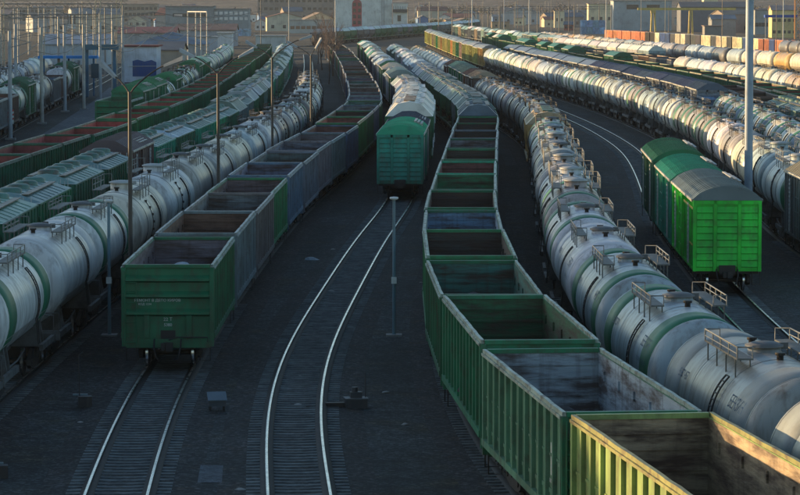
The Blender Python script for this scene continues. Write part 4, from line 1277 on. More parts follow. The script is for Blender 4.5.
def beam(a, b, z, label, hh=.6):
    a, b = Vector((a[0], a[1], z)), Vector((b[0], b[1], z)); m = MB(); n = 26
    m.tube([a, b], .07, 4); m.tube([a + Vector((0,0,hh)), b + Vector((0,0,hh))], .07, 4)
    for i in range(n):
        p, q = a.lerp(b, i/n), a.lerp(b, (i+1)/n)
        if i % 2: q.z += hh
        else: p.z += hh; 
        p.z = z if i % 2 == 0 else z + hh; q.z = z + hh if i % 2 == 0 else z
        m.tube([p, q], .035, 4)
    o = m.build('gantry_beam', POSTM, color=(.14,.13,.12)); tag(o, label, 'gantry', 'overhead gantry beams')
beam(lc, lb, 11.6, 'upper dark lattice beam across the left overhead gantry')
beam(lc, la, 10.2, 'lower dark lattice beam across the left overhead gantry', .45)
x0, y0 = pix(-30, 70, 0); x1, y1 = pix(128, 66, 0)
beam((x0, y0), (x1, y1), 11.9, 'farthest dark lattice beam at the upper left', .7)
for i in range(16):
    k = random.Random(i)
    ax = -75 + 3.6 * i; pts = []
    za = k.uniform(6.6, 11.8)
    X0, Y0, X1, Y1 = -.123*300 + i*1.3 - 3, 290 + 5*i, -62 + i*2.6, 640
    if i % 3 == 0: X0, Y0, X1, Y1 = -64, 380+i*9, -22 - i, 520+i*9
    for j in range(13):
        t = j/12; sag = 1.0 * math.sin(((t*3) % 1) * math.pi)
        pts.append((X0+(X1-X0)*t, Y0+(Y1-Y0)*t, za - sag))
    o = MB().tube(pts, .04, 4).build('overhead_wire', WIRE)
    tag(o, 'thin dark overhead wire above the left trains, %s of the bundle' % ordinal(i+1), 'wire', 'overhead wires on the left')

# striped marker sign and small trackside things
def marker(px, py, label, h=1.5):
    x, y = pix(px, py, 0); r = empty('striped_sign', (x, y, 0))
    MB().tube([(0,0,0),(0,0,h)], .06, 6).build('pole', POSTM, r, color=(.05,.05,.05))
    MB().box(-.3,.3,-.3,.3,0,.35).build('base', BLACK, r)
    b = MB(); b.box(-.28,.28,-.10,-.06,h-.1,h+1.2); b.build('board', LETTER, r)
    s = MB()
    for k in range(3):
        z = h + .05 + k*.38
        s.add([(-.28,-.104,z),(.28,-.104,z+.25),(.28,-.104,z+.43),(-.28,-.104,z+.18)], [(0,1,2,3)])
    s.build('stripes', BAND, r, color=(.5,.03,.02))
    tag(r, label, 'sign')
marker(11, 139, 'small red and white striped sign on the left platform road')
def trackbox(px, py, kind, label):
    x, y = pix(px, py, 0); r = empty(kind, (x, y, 0), R(8)); r.scale = (.82, .82, .82)
    if kind == 'trackside_box':
        b = MB(); b.add([(-.32,-.25,.2),(.32,-.25,.2),(.32,.25,.2),(-.32,.25,.2),(-.32,-.25,.42),(.32,-.25,.42),(.32,.25,.62),(-.32,.25,.62)], [(0,3,2,1),(4,5,6,7),(0,1,5,4),(1,2,6,5),(2,3,7,6),(3,0,4,7)])
        b.build('housing', POSTM, r, color=(.05,.06,.07))
        l = MB(); l.add([(-.36,-.3,.41),(.36,-.3,.41),(.36,.3,.66),(-.36,.3,.66),(-.36,-.3,.45),(.36,-.3,.45),(.36,.3,.70),(-.36,.3,.70)], [(0,3,2,1),(4,5,6,7),(0,1,5,4),(1,2,6,5),(2,3,7,6),(3,0,4,7)])
        l.build('lid', POSTM, r, color=(.09,.12,.14))
        for a, c in ((-.26,-.2),(.26,-.2),(.26,.2),(-.26,.2)): MB().box(a-.03,a+.03,c-.03,c+.03,0,.2).build('leg', DARK, r)
    elif kind == 'point_machine':
        b = MB(); b.box(-.4,.4,-.35,.35,0,.35); b.build('housing', POSTM, r, color=(.035,.04,.045))
        b = MB(); b.box(-.44,.44,-.38,.38,.35,.40); b.build('lid', POSTM, r, color=(.07,.085,.095))
        b = MB(); b.box(-.22,.22,-.15,.2,.40,.62); b.tube([(-.05,0,.62),(-.05,0,.8)], .12, 8); b.build('lantern_housing', POSTM, r, color=(.05,.055,.06))
        b = MB(); b.tube([(.38,.1,.4),(.36,.1,1.35)], .025, 6); b.build('lever', POSTM, r, color=(.06,.06,.06))
        b = MB(); b.box(-1.15,-.45,-.12,.2,0,.22); b.tube([(-.45,0,.1),(-1.9,.1,.08)], .03, 5); b.build('drive_rod', DARK, r)
    else:
        b = MB(); b.box(-.26,.26,-.2,.2,0,.42); b.build('housing', POSTM, r, color=(.02,.02,.022))
        b = MB(); b.box(-.45,.12,.2,.35,.42,.47); b.build('lid', POSTM, r, color=(.10,.15,.17))
        b = MB(); b.tube([(-.2,.1,.4),(-.22,.1,2.0)], .022, 6); b.tube([(-.22,.1,2.0),(-.05,.1,2.1)], .02, 5); b.build('rod', POSTM, r, color=(.03,.03,.03))
    tag(r, label, {'trackside_box': 'box', 'point_machine': 'point machine', 'cable_post': 'cable post'}[kind])
trackbox(217, 411, 'trackside_box', 'low dark box with pale sloping lid between the two front tracks')
trackbox(356, 408, 'point_machine', 'dark point machine with upright lever right of the empty track')
trackbox(85, 407, 'cable_post', 'small black box with thin rod left of the front track')
trackbox(0, 478, 'cable_post', 'small black post cut by the left edge of the view')
# litter, stones, cable cover slab
for i, (px, py, s_) in enumerate([(311,260,.16),(333,250,.07),(298,406,.08),(386,393,.06),(80,423,.05),(186,414,.06),(240,491,.08),(405,425,.06),(331,292,.09),(160,329,.08),(300,377,.05),(421,283,.05)]):
    x, y = pix(px, py, 0)
    b = MB(); k = random.Random(i); v = []
    for a in range(3):
        for j in range(7):
            t = 2*math.pi*j/7; rr = s_*(1.6 if a == 0 else 1.2 if a == 1 else .4)*k.uniform(.7,1.2)
            v.append((rr*1.5*math.cos(t), rr*math.sin(t), [.0,.5,.9][a]*s_+.005))
    b.add(v, [(a*7+j, a*7+(j+1)%7, (a+1)*7+(j+1)%7, (a+1)*7+j) for a in range(2) for j in range(7)] + [tuple(range(14,21))])
    o = b.build('litter', CONC if i else HEAP, loc=(x, y, .002))
    tag(o, ['large pale crumpled sheet on the gravel left of the curved track','small pale scrap beyond the large crumpled sheet','pale scrap lying between the curved rails','tiny scrap right of the curved rails','tiny scrap below the cable box','tiny scrap right of the left front track','pale scrap at the bottom edge left of the curved rail','tiny pale scrap on the gravel beside the central wagons','flat pale scrap between the far curved rails','thin pale scrap under the left-hand tank wagons','scrap near the curved rail bend','tiny pale scrap beside the green central wagon'][i], 'litter')
x, y = pix(217, 474, 0)
b = MB(); b.add([(-.75,-1.6,.012),(.55,-1.6,.012),(.5,1.5,.012),(-.6,1.6,.012)], [(0,1,2,3)])
o = b.build('path', ROADM, loc=(x, y, 0)); tag(o, kind='structure')

# ------------------------------------------------------------------ buildings
def building(name, label, cat, cx, cy, w_, d_, h, wall, roof, rtype='flat', rh=1.0, rows=0, colsn=0, group=None, rz=0, wcol=None, wsize=(1.2, 1.4), zsill=None, overh=.3):
    r = empty(name, (cx, cy, 0), rz)
    b = MB(); b.box(-w_/2, w_/2, -d_/2, d_/2, 0, h)
    if rtype == 'gable_y':  # ridge along y, gable faces camera
        b.add([(-w_/2,-d_/2,h),(w_/2,-d_/2,h),(0,-d_/2,h+rh),(-w_/2,d_/2,h),(w_/2,d_/2,h),(0,d_/2,h+rh)], [(0,1,2),(3,5,4)])
    if rtype == 'gable_x':
        b.add([(-w_/2,-d_/2,h),(-w_/2,d_/2,h),(-w_/2,0,h+rh),(w_/2,-d_/2,h),(w_/2,d_/2,h),(w_/2,0,h+rh)], [(0,2,1),(3,4,5)])
    b.build('wall', WALLM, r, color=wall)
    m = MB(); o_ = overh; t = .18
    if rtype == 'flat':
        m.box(-w_/2-o_, w_/2+o_, -d_/2-o_, d_/2+o_, h+.003, h+.25)
    elif rtype == 'gable_y':
        for sg in (-1, 1):
            m.add([(sg*(w_/2+o_), -d_/2-o_, h-o_*rh/(w_/2)+.01), (0, -d_/2-o_, h+rh+.01), (0, d_/2+o_, h+rh+.01), (sg*(w_/2+o_), d_/2+o_, h-o_*rh/(w_/2)+.01),
                   (sg*(w_/2+o_), -d_/2-o_, h-o_*rh/(w_/2)+t), (0, -d_/2-o_, h+rh+t), (0, d_/2+o_, h+rh+t), (sg*(w_/2+o_), d_/2+o_, h-o_*rh/(w_/2)+t)],
                  [(0,1,2,3),(4,7,6,5),(0,4,5,1),(3,2,6,7),(0,3,7,4)])
    elif rtype == 'gable_x':
        for sg in (-1, 1):
            m.add([(-w_/2-o_, sg*(d_/2+o_), h-o_*rh/(d_/2)+.01), (-w_/2-o_, 0, h+rh+.01), (w_/2+o_, 0, h+rh+.01), (w_/2+o_, sg*(d_/2+o_), h-o_*rh/(d_/2)+.01),
                   (-w_/2-o_, sg*(d_/2+o_), h-o_*rh/(d_/2)+t), (-w_/2-o_, 0, h+rh+t), (w_/2+o_, 0, h+rh+t), (w_/2+o_, sg*(d_/2+o_), h-o_*rh/(d_/2)+t)],
                  [(0,1,2,3),(4,7,6,5),(0,4,5,1),(3,2,6,7),(0,3,7,4)])
    elif rtype == 'hip':
        e = min(w_, d_)/2; xr = max(w_/2 - e, .2); yr = max(d_/2 - e, .05)
        m.add([(-w_/2-o_,-d_/2-o_,h),(w_/2+o_,-d_/2-o_,h),(w_/2+o_,d_/2+o_,h),(-w_/2-o_,d_/2+o_,h),(-xr,-yr,h+rh),(xr,-yr,h+rh),(xr,yr,h+rh),(-xr,yr,h+rh)],
              [(0,1,5,4),(1,2,6,5),(2,3,7,6),(3,0,4,7),(4,5,6,7),(3,2,1,0)])
    m.build('roof', HROOF, r, color=roof)
    if rows:
        me = MB(); ww, wh = wsize
        me.box(-ww/2, ww/2, -.05, .03, 0, wh); me.box(-ww/2, -ww/2+.08, -.07, -.05, 0, wh)
        me = me.mesh('window', WALLM if wcol else GLASS)
        for i in range(rows):
            for j in range(colsn):
                o = bpy.data.objects.new('window', me); COL.objects.link(o); o.parent = r
                z = (zsill if zsill is not None else 1.0) + i * (h - (zsill or 1.0)) / rows
                o.location = (-w_/2 + w_*(j+.5)/colsn, -d_/2, z)
                if wcol: o.color = (*wcol, 1)
    tag(r, label, cat, group)
    return r
def bpx(name, label, cat, x0, x1, ytop, Y, wall, roof, d_=10, **kw):
    """a building whose front spans photo columns x0..x1, eaves at row ytop, standing at distance Y"""
    s = F / Y
    return building(name, label, cat, ((x0+x1)/2-400)/s, Y + d_/2, (x1-x0)/s, d_, max(CAMZ - ytop/s, 2.2), wall, roof, **kw)
# tall white building with the red arched strip
wb = bpx('white_building', 'tall white building with a red arched window strip', 'building', 335.5, 392, -22, 1390, (.56,.60,.57), (.3,.3,.3), d_=14)
s = F / 1390
arch = MB(); cx = (357-400)/s - ((335.5+392)/2-400)/s; W2 = 4.8/s; zt = CAMZ - 4/s
v = [(cx-W2, -7.05, CAMZ-27/s), (cx+W2, -7.05, CAMZ-27/s)] + [(cx+W2*math.cos(math.pi*k/10), -7.05, zt + W2*math.sin(math.pi*k/10)) for k in range(11)]
arch.add(v, [tuple(range(len(v)))]); n_ = len(v); arch.add(v + [(a, -6.95, c) for a, b_, c in v], [(i, (i+1)%n_, n_+(i+1)%n_, n_+i) for i in range(n_)])
ar = arch.build('arch_panel', WALLM, wb, color=(.36,.08,.08))
for k in range(4):
    for q in (-.5, .5):
        z = CAMZ - (24 - k*6)/s
        m = MB(); m.box(cx+q*W2-1.0*.6, cx+q*W2+.6, -7.12, -7.0, z, z+1.5); m.build('window', GLASS, ar)
m = MB(); 
for q in (382, 384): 
    xx = (q-400)/s - ((335.5+392)/2-400)/s; m.box(xx-.12, xx+.12, -7.2, -7.02, 0, 20)
m.build('drainpipe', POSTM, wb, color=(.3,.3,.3))
wc = bpx('white_annex', 'white annex with dark balcony to the right of the tall white building', 'building', 393, 408, 3, 1386, (.60,.60,.55), (.3,.3,.3), d_=10)
m = MB(); m.box(-3.2, 3.2, -6.0, -5.02, CAMZ-12/s, CAMZ-11.4/s); m.box(-3.2,3.2,-6.0,-5.95,CAMZ-11.4/s,CAMZ-9/s)
for q in range(7): m.box(-3.1+q*1.0, -3.0+q*1.0, -6.0, -5.9, CAMZ-9/s, CAMZ-6/s)
m.build('balcony', POSTM, wc, color=(.06,.06,.06))
m = MB(); m.box(-1.3,.2,-5.08,-4.98,CAMZ-21/s,CAMZ-15/s); m.build('window', GLASS, wc)
# grey office on the left
go = bpx('office_building', 'long grey office building with small windows on the left skyline', 'building', 166, 214, 6.5, 1180, (.22,.25,.26), (.16,.17,.17), d_=16)
bpx('office_building', 'lower grey office wing with a row of white windows', 'building', 214, 249, 9, 1182, (.24,.27,.28), (.18,.19,.19), d_=14, rows=2, colsn=7, zsill=5.5, wsize=(1.2,1.1), wcol=(.6,.6,.58))
m = MB(); m.box(-6.0, 6.0, -8.06, -7.98, 6.7, 7.9); m.build('window', GLASS, go)
m = MB(); m.box(-5.6, -2.6, -8.12, -8.07, 6.8, 7.6); m.build('blind', WALLM, go, color=(.6,.5,.45))
bpx('station_building', 'white building with blue painted lower wall and dark red roof edge', 'building', 124, 157, 46.5, 505, (.46,.52,.60), (.12,.03,.035), d_=9)
r_ = [o for o in SC.objects if o.name.startswith('station_building')][0]
ss = F/505
m = MB(); w2 = 33/ss/2
m.add([(-w2+9/ss, -4.56, .9), (w2-.05, -4.56, .9), (w2-.05, -4.56, 3.1), (w2-5/ss, -4.56, 3.45), (w2-12/ss, -4.56, 3.2), (w2-19/ss,-4.56,3.5), (-w2+9/ss,-4.56,3.3)], [(0,1,2,3,4,5,6)])
m.add([(-w2+9/ss, -4.50, .9), (w2-.05, -4.50, .9), (w2-.05, -4.50, 3.1), (w2-5/ss, -4.50, 3.45), (w2-12/ss, -4.50, 3.2), (w2-19/ss,-4.50,3.5), (-w2+9/ss,-4.50,3.3)], [(6,5,4,3,2,1,0)])
m.build('blue_panel', WALLM, r_, color=(.015,.06,.20))
m = MB(); m.tube([(-w2+5/ss,-4.62,2.45),(w2,-4.62,2.5)], .04, 5); m.build('pipe', POSTM, r_, color=(.5,.48,.4))
bpx('low_building', 'low cream building with grey roof right of the white and blue building', 'building', 158, 182, 50, 520, (.34,.30,.24), (.10,.11,.12), d_=12, rtype='gable_x', rh=1.2)
bpx('blue_roof_shed', 'shed with a wide slate-blue hipped roof behind the white and blue building', 'building', 134, 205, 44, 700, (.3,.3,.3), (.09,.14,.19), d_=18, rtype='hip', rh=2.6)
bpx('red_roof_shed', 'long low shed with dull red roof left of the four poles', 'building', 118, 176, 33, 860, (.30,.32,.34), (.22,.08,.07), d_=14, rtype='gable_x', rh=1.5)
bpx('red_roof_shed', 'brown-roofed shed behind the four pale poles', 'building', 176, 236, 30, 900, (.28,.3,.33), (.20,.12,.09), d_=14, rtype='gable_x', rh=1.6)
bpx('pale_shed', 'pale blue-grey shed at the far end of the hopper train', 'building', 196, 224, 37, 760, (.30,.36,.42), (.25,.3,.33), d_=10)
bpx('pale_shed', 'small white shed with curved roof near the thin pale mast', 'building', 218, 232, 33, 740, (.5,.53,.55), (.4,.42,.42), d_=8)
bpx('pale_shed', 'long pale shed above the green tank wagons', 'building', 256, 285, 36, 800, (.42,.46,.46), (.3,.33,.33), d_=8)
bpx('brown_block', 'wide brown apartment block fading in the haze left of the white building', 'building', 258, 334, -6, 1750, (.24,.20,.17), (.2,.18,.16), d_=14, rows=3, colsn=14, zsill=3, wsize=(1.8,1.5))
bpx('brown_block', 'pale block with brown window band in front of the wide brown block', 'building', 290, 333, 20, 1250, (.40,.40,.37), (.25,.25,.25), d_=10, rows=1, colsn=8, zsill=1.6, wsize=(1.6,1.2), wcol=(.25,.14,.08))
# blue canopy
x, y = pix(69, 96, 0)
r = empty('blue_canopy', (x, y, 0)); 
MB().box(-3.9, 3.9, -1.5, 1.5, 5.0, 5.35).build('canopy_roof', WALLM, r, color=(.01,.22,.60))
for q in (-3.3, 0, 3.3): MB().box(q-.12, q+.12, -.12, .12, 0, 4.997).build('leg', POSTM, r, color=(.03,.14,.26))
tag(r, 'bright blue canopy on posts behind the far left train', 'canopy')
x, y = pix(101, 97, 0)
r = empty('loading_gantry', (x, y, 0))
for q in (-1.8, 1.8): MB().box(q-.2, q+.2, -.2, .2, 0, 6.2).build('leg', POSTM, r, color=(.03,.12,.20))
MB().box(-2.4, 2.4, -.8, .8, 6.2, 6.9).build('crossbeam', POSTM, r, color=(.04,.12,.17))
MB().box(-1.2, .2, -.9, -.82, 2.5, 4.4).build('cabinet', POSTM, r, color=(.02,.05,.07))
tag(r, 'dark blue loading frame left of the white and blue building', 'loading frame')
# right skyline
bpx('workshop', 'long grey workshop with two dark window bands on the right skyline', 'building', 613, 671, 1, 1350, (.33,.37,.38), (.25,.27,.28), d_=20)
r_ = [o for o in SC.objects if o.name.startswith('workshop')][0]; s = F/1350
for a, b_ in ((626, 638), (646, 659)):
    m = MB(); x0, x1 = ((a+b_)/2-642)/s, (b_-a)/s/2; m.box(x0-x1, x0+x1, -10.06, -9.98, CAMZ-9/s, CAMZ-4.5/s); m.build('window', GLASS, r_)
bpx('cream_building', 'sunlit cream building above the light blue containers', 'building', 588, 613, 4, 1420, (.62,.52,.34), (.3,.25,.2), d_=12, rows=1, colsn=3, zsill=4)
bpx('cream_building', 'small sunlit cream cabin in the middle of the far yard', 'building', 554, 564, 11, 1500, (.66,.56,.38), (.3,.25,.2), d_=5, rows=1, colsn=2, zsill=3, wsize=(.8,1.4))
bpx('cream_building', 'cream tower-like building at the top edge right of the workshop', 'building', 703, 717, -8, 1500, (.62,.54,.36), (.3,.25,.2), d_=10, rows=2, colsn=2, zsill=4)
bpx('dark_shed', 'long dark roofed shed at the upper right', 'building', 680, 746, 7, 1300, (.14,.15,.17), (.08,.09,.10), d_=18, rtype='gable_x', rh=2)
bpx('grey_shed', 'grey shed behind the blue and cream containers', 'building', 711, 735, 19, 1120, (.26,.27,.27), (.16,.18,.2), d_=12, rtype='gable_x', rh=1.4)
bpx('grey_shed', 'low grey shed with rusty roof edge behind the containers', 'building', 704, 722, 26, 1050, (.2,.19,.18), (.18,.12,.1), d_=8)
bpx('grey_shed', 'flat grey shed right of the big blue mast', 'building', 754, 771, 10, 1200, (.30,.31,.30), (.12,.13,.15), d_=12, rows=1, colsn=5, zsill=3)
bpx('yellow_building', 'sunlit yellow building with blue canopy at the right edge', 'building', 771, 796, 10, 1100, (.62,.48,.22), (.25,.2,.18), d_=10, rtype='gable_x', rh=1.5, rows=2, colsn=5, zsill=1.5, wsize=(1.0,1.0))
x, y = (780-400)/(F/1090), 1090
r = empty('blue_awning', (x, y, 0)); MB().box(-5.5, 5.5, -1.5, 2, 6.9, 7.8).build('awning_roof', WALLM, r, color=(.02,.08,.32))
for q in (-5, 5): MB().box(q-.2, q+.2, -.2, .2, 0, 6.897).build('leg', POSTM, r, color=(.3,.3,.3))
tag(r, 'dark blue awning before the sunlit yellow building', 'awning')
x, y = (797-400)/(F/1060), 1060
r = empty('crane_tower', (x, y, 0)); m = MB()
for a, c in ((-1,-1),(1,-1),(1,1),(-1,1)): m.tube([(a, c, 0), (a, c, 18)], .14, 4)
for i in range(8):
    z = i*2.2; m.tube([(-1,-1,z),(1,-1,z+2.2)], .08, 4); m.tube([(1,-1,z),(-1,-1,z+2.2)], .08, 4)
m.build('lattice', POSTM, r, color=(.55,.24,.06)); tag(r, 'orange lattice crane tower at the right edge', 'crane')
# yellow gantry crane
r = empty('gantry_crane', (93, 1130, 0)); s = F/1130
X = lambda px: (px-400)/s - 93
MB().box(X(637), X(735), -.6, .6, CAMZ-10/s, CAMZ-7.6/s).build('girder', POSTM, r, color=(.46,.36,.10))
for a in (650, 655): MB().tube([(X(a), -.5, 0), (X((a+652.5)/2), 0, CAMZ-9/s)], .32, 6).build('leg', POSTM, r, color=(.5,.38,.10))
for a in (688, 692): MB().tube([(X(a), -.5, 0), (X((a+690)/2), 0, CAMZ-9/s)], .32, 6).build('leg', POSTM, r, color=(.5,.38,.10))
MB().box(X(650), X(655), -1.2, 1.0, CAMZ-13/s, CAMZ-10.05/s).build('trolley', POSTM, r, color=(.5,.38,.12))
tag(r, 'yellow gantry crane spanning above the orange containers', 'crane')
# unseen long buildings added west of the yard: they throw the evening shade over it
for i, (yy, ll, hh, xx) in enumerate([(97,77,14.6,-64),(176,80,14.2,-64),(272,75,13.8,-66),(352,60,12.4,-70),(420,70,11.4,-76),(500,60,11.0,-90),(575,70,10.5,-98)]):
    building('warehouse', 'long brick warehouse beside the yard, %s from the bridge' % ordinal(i+1), 'warehouse', xx-9, yy+ll/2, 18, ll-1.5, hh-1.2, (.25,.16,.12), (.12,.12,.13), rtype='flat', group='warehouses west of the yard')

bpx('pale_shed', 'long pale shed with slanting roof behind the blue canopy', 'building', 44, 108, 44, 640, (.40,.44,.47), (.22,.26,.30), d_=14, rtype='gable_x', rh=1.8)
bpx('apartment_block', 'pale apartment block at the upper left behind the overhead gantry', 'building', 62, 78, 14, 1450, (.42,.44,.44), (.25,.25,.25), d_=12, rows=4, colsn=4, zsill=2, wsize=(1.3,1.3))
bpx('apartment_block', 'wide dim apartment block at the upper left corner', 'building', 2, 52, 8, 1700, (.26,.25,.24), (.2,.2,.2), d_=12, rows=3, colsn=12, zsill=2, wsize=(1.6,1.4))
bpx('apartment_block', 'dim brown block between the lattice masts and the grey office', 'building', 108, 158, 4, 1650, (.30,.25,.20), (.2,.18,.17), d_=12, rows=3, colsn=12, zsill=2, wsize=(1.6,1.4))
for i, (a, b_, Y_, z_) in enumerate([(408,500,1120,9.0),(452,560,1020,8.6),(500,612,1180,9.4),(420,600,1330,9.2)]):
    s_ = F / Y_
    beam(((a-400)/s_, Y_), ((b_-400)/s_, Y_+8), z_, '%s nearest thin dark lattice beam over the far middle tracks' % ordinal(i+1), .9)
    for q in range(4):
        u = q / 3; post('gantry_post', (a+(b_-a)*u-400)/s_, Y_+8*u-.3, z_+1.4, .17, .15, (.16,.15,.13), '%s post from the left under the %s far middle lattice beam' % (ordinal(q+1), ordinal(i+1)), 'post', 'posts of the far lattice beams', base=False)
# scattered far houses, sheds, trees and poles
k = random.Random(21)
HW = [(.42,.38,.30),(.30,.29,.27),(.50,.45,.34),(.24,.20,.17),(.36,.38,.38),(.22,.25,.28)]
HR = [(.14,.13,.13),(.20,.09,.07),(.10,.12,.14),(.22,.17,.13),(.16,.17,.17)]
HN = ['cream','grey','sunlit cream','brown','pale grey','blue-grey']; RN = ['dark grey','red','slate','tan','grey']
spots = []
occ = [(o.location.x, o.location.y) for o in SC.objects if o.get('category') == 'building']
for i in range(95):
    for _ in range(20):
        px = k.uniform(0, 800); py = k.choice([k.uniform(9, 15), k.uniform(13, 27)])
        if 325 < px < 412 or (610 < px < 675 and py > 12): continue
        if i >= 55:
            px = k.choice([k.uniform(0, 325), k.uniform(0, 325), k.uniform(675, 800)]); py = k.uniform(10, 34); break
        if 412 < px < 585 or px < 130 or k.random() < .4: break
    x, y = pix(px, py, 0)
    if any(abs(x-a) < 16 and abs(y-b) < 30 for a, b in spots): continue
    if y < 1000 and i < 55 or any(abs(x-a) < 22 and abs(y-b) < 26 for a, b in occ): continue
    spots.append((x, y))
    a, b_ = k.randrange(6), k.randrange(5)
    w_, d_, h_ = k.uniform(8, 20), k.uniform(8, 13), k.uniform(3.2, 7.5)
    building('house', '%s house with %s %s roof, %s from the left' % (HN[a], RN[b_], '%s', '%s'), 'house', x, y, w_, d_, h_, HW[a], HR[b_], rtype=k.choice(['gable_x','gable_y','gable_x']), rh=k.uniform(1.5,3), group='far houses beyond the yard', rz=R(k.uniform(-25,25)), rows=1, colsn=k.randrange(2,5), zsill=1.2)
hs = sorted([o for o in SC.objects if o.name.startswith('house') and o.get('group') == 'far houses beyond the yard'], key=lambda o: o.location.x / o.location.y)
for i, o in enumerate(hs):
    t = 'gabled'
    n = i + 1
    if True:
        q = ordinal(n); side = 'left'
    o['label'] = o['label'] % (t, q)

def tree_mesh(seed, h, leafy=0):
    """bare tree: trunk with limbs, and a twig crown of its own"""
    kk = random.Random(seed); tr = MB(); tw = MB()
    def grow(p, d, l, r, lev):
        e = p + d * l
        mid = p + d * l * .5 + Vector((kk.uniform(-1,1), kk.uniform(-1,1), 0)) * l * .06
        (tr if lev < 2 else tw).tube([p, mid, e], r, 6 if lev < 2 else 3, r1=r*.6)
        if lev == 4: return
        n = [5, 4, 4, 4][lev]
        for i in range(n):
            t = kk.uniform(.35, 1.0) if lev else kk.uniform(.4, 1.0)
            a = kk.uniform(0, 2*math.pi); sp = kk.uniform(.45, .95)
            nd = (d + Vector((math.cos(a)*sp, math.sin(a)*sp, kk.uniform(-.05,.35)))).normalized()
            grow(p.lerp(e, t), nd, l * kk.uniform(.5,.72), r * .5, lev + 1)
    grow(Vector((0,0,0)), Vector((0,0,1)), h*.5, h*.018, 0)
    return tr.mesh('trunk', BARK), tw.mesh('crown', TWIG)
TM = [tree_mesh(i, 10) for i in range(4)]
def tree(x, y, s, v, label, group):
    r = empty('bare_tree', (x, y, 0), v*1.3); r.scale = (s*.62, s*.62, s)
    for nm, me in zip(('trunk', 'crown'), TM[v % 4]):
        o = bpy.data.objects.new(nm, me); COL.objects.link(o); o.parent = r
    tag(r, label, 'tree', group)
for i, (px, py, s) in enumerate([(329,84,.95),(333,76,1.0),(322,70,1.05),(337,70,.9),(318,64,.9),(326,60,1.15),(334,58,1.1)]):
    x, y = pix(px, py, 0); 
    tree(x, y, s, i, '%s nearest bare pinkish tree between the left centre trains' % ordinal(i+1), 'bare trees between the left trains')
sp2 = []
for i in range(70):
    px, py = k.uniform(0, 800), k.uniform(8, 22)
    x, y = pix(px, py, 0)
    if any(abs(x-a) < 12 and abs(y-b) < 20 for a, b in spots): continue
    if 325 < px < 412: continue
    sp2.append((x, y))
sp2.sort(key=lambda p: p[0]/p[1])
for i, (x, y) in enumerate(sp2[:58]):
    tree(x, y, k.uniform(.8, 1.5), i, 'bare brown tree among the far houses, %s counted from the left' % ordinal(i+1), 'far trees beyond the yard')
for i in range(15):
    px = 3 + i * 8.4 + k.uniform(-3, 3); py = k.uniform(52, 78)
    x, y = pix(px, py, 0)
    r = post('catenary_mast', x, y, k.uniform(9.5, 12), .16, .11, k.choice([(.32,.33,.33),(.2,.19,.18),(.42,.40,.34)]), 'thin mast behind the platform road, %s counted from the left edge' % ordinal(i+1), 'mast', 'thin masts behind the platform road')
    bk = MB(); bk.tube([(-1.6,0,8.8),(1.6,0,8.8)], .04, 4); bk.tube([(-1.6,0,8.8),(-1.6,0,8.3)], .07, 5); bk.tube([(1.6,0,8.8),(1.6,0,8.3)], .07, 5); bk.build('bracket', POSTM, r, color=(.25,.25,.24))
# far utility poles
pl = sorted([(k.uniform(412, 610), k.uniform(16, 34)) for _ in range(26)] + [(k.uniform(412, 800), k.uniform(18, 34)) for _ in range(26)] + [(k.uniform(0, 130), k.uniform(20, 60)) for _ in range(12)])
for i, (px, py) in enumerate(pl):
    x, y = pix(px, py, 0)
    post('utility_pole', x, y, k.uniform(8, 12.5), .13, .10, k.choice([(.3,.27,.22),(.12,.10,.09),(.4,.38,.33)]), 'thin utility pole in the far yard, %s counted from the left' % ordinal(i+1), 'pole', 'far utility poles', base=False)
# small sheds and cabins between the far tracks
SN = [('cream',(.60,.50,.32)),('blue',(.10,.20,.38)),('red brown',(.32,.10,.07)),('white',(.62,.60,.55)),('grey',(.25,.26,.26)),('green',(.07,.2,.12)),('tan',(.45,.33,.2))]
sh = []
for i in range(34):
    px = k.uniform(418, 590) if i < 26 else k.uniform(135, 320); py = k.uniform(21, 31)
    x, y = pix(px, py, 0)
    if any(abs(x-a) < 7 and abs(y-b) < 14 for a, b in sh + spots): continue
    if 470 < px < 560 and py > 29: continue
    sh.append((x, y))
sh.sort(key=lambda p: p[0]/p[1])
for i, (x, y) in enumerate(sh):
    nm, cl = SN[k.randrange(7)]
    building('shed', 'small %s shed among the far tracks, %s counted from the left' % (nm, ordinal(i+1)), 'shed', x, y, k.uniform(3.5,9), k.uniform(4,7), k.uniform(2.4,4.6), cl, HR[k.randrange(5)], rtype=k.choice(['flat','gable_y','gable_x']), rh=1.2, group='small sheds among the far tracks', rz=R(k.uniform(-20,20)), rows=1, colsn=2, zsill=.9, wsize=(.9,1))
# sunlit timber heap in the far middle
b = MB(); kk = random.Random(5)
for i in range(46):
    u = i / 45; x, y = pix(398 + 62*u + kk.uniform(-1,1), 27, 0)
    for j in range(3):
        b.tube([(x, y-3+kk.uniform(-1,1), .8+j*1.25*(1-abs(u-.6)*.5)), (x+kk.uniform(.5,2.5), y+4, 1.0+j*1.25*(1-abs(u-.6)*.5)+kk.uniform(0,.6))], kk.uniform(.35,.6), 6)
TIMB = mat('sawn_timber', (.50,.36,.20), (.2,.14,.08), .5, .6, .8)
tag(b.build('timber_pile', TIMB), 'long sunlit timber pile behind the far dark hoppers', kind='stuff')
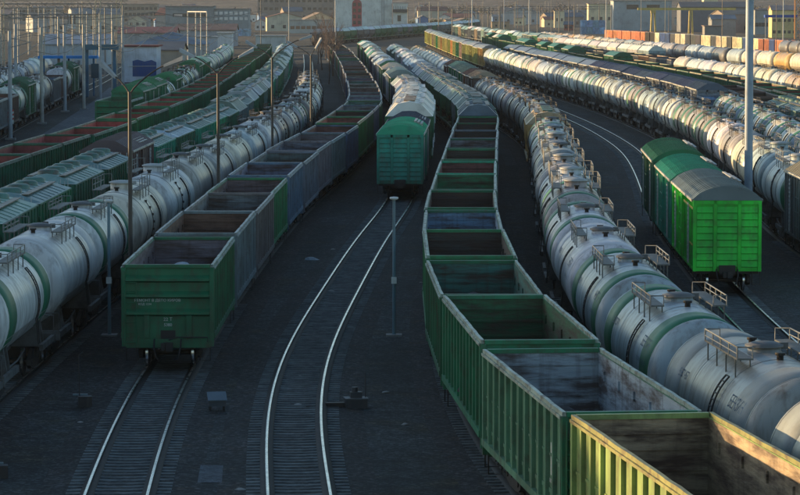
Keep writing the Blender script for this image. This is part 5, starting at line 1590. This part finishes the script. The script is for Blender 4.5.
# far woodland between and behind the houses
b = MB(); kk = random.Random(77)
for i in range(620):
    px, py = kk.uniform(-40, 840), 4 + 16 * kk.random() ** 1.5
    if (325 < px < 412 or 600 < px < 680) and py > 8: continue
    x, y = pix(px, py, 0)
    if y > 3300 or any(abs(x-a) < 12 and -6 < y-c < 14 for a, c in spots): continue
    h = kk.uniform(5, 11); w_ = h * kk.uniform(.35, .55)
    b.tube([(x, y, 0), (x, y, h*.6)], .2, 3)
    for j in range(70):
        a = kk.uniform(0, 6.28); u = kk.random() ** .6; v = kk.uniform(-1, 1)
        c = Vector((x + w_*u*math.cos(a)*math.sqrt(1-v*v), y + w_*u*math.sin(a)*math.sqrt(1-v*v), h*.62 + h*.38*v*u))
        p = [c + Vector((kk.gauss(0, .55), kk.gauss(0, .55), kk.gauss(0, .7))) for _ in range(3)]
        b.add(p, [(0, 1, 2)], 1 if kk.random() < .5 else 0)
WOOD2 = mat('olive_foliage', (.055,.06,.035), (.09,.07,.05), .5, .3, .9)
tag(b.build('far_trees', [TWIG, WOOD2]), 'brown and olive trees spread between the houses on the horizon', kind='stuff')
# terrain rising behind everything
b = MB(); nx, ny = 60, 8; v = []
for j in range(ny + 1):
    for i in range(nx + 1):
        x = -1500 + 3000*i/nx; y = 2600 + 1200*j/ny
        v.append((x, y, .03 + 75 * (j/ny) ** 1.3 * (1 + .5*noise.noise(Vector((x/260, y/300, 3))))))
b.add(v, [(j*(nx+1)+i, j*(nx+1)+i+1, (j+1)*(nx+1)+i+1, (j+1)*(nx+1)+i) for j in range(ny) for i in range(nx)], 0, True)
HILL = ground_mat('wooded_hill', (.05,.042,.034), (.075,.06,.048), (.03,.035,.022), .12, .006)
tag(b.build('hills', HILL), kind='structure')

# ------------------------------------------------------------------ haze
hz = MB(); hz.box(-1700, 1700, -80, 4300, -1.5, 140)
HM = bpy.data.materials.new('haze_air'); HM.use_nodes = True
t = HM.node_tree; t.nodes.clear()
o_ = t.nodes.new('ShaderNodeOutputMaterial'); pv = t.nodes.new('ShaderNodeVolumePrincipled')
pv.inputs['Color'].default_value = (.74, .84, 1.0, 1); pv.inputs['Density'].default_value = 0.000042
pv.inputs['Anisotropy'].default_value = 0.2
t.links.new(pv.outputs[0], o_.inputs['Volume'])
tag(hz.build('haze', HM), kind='stuff')
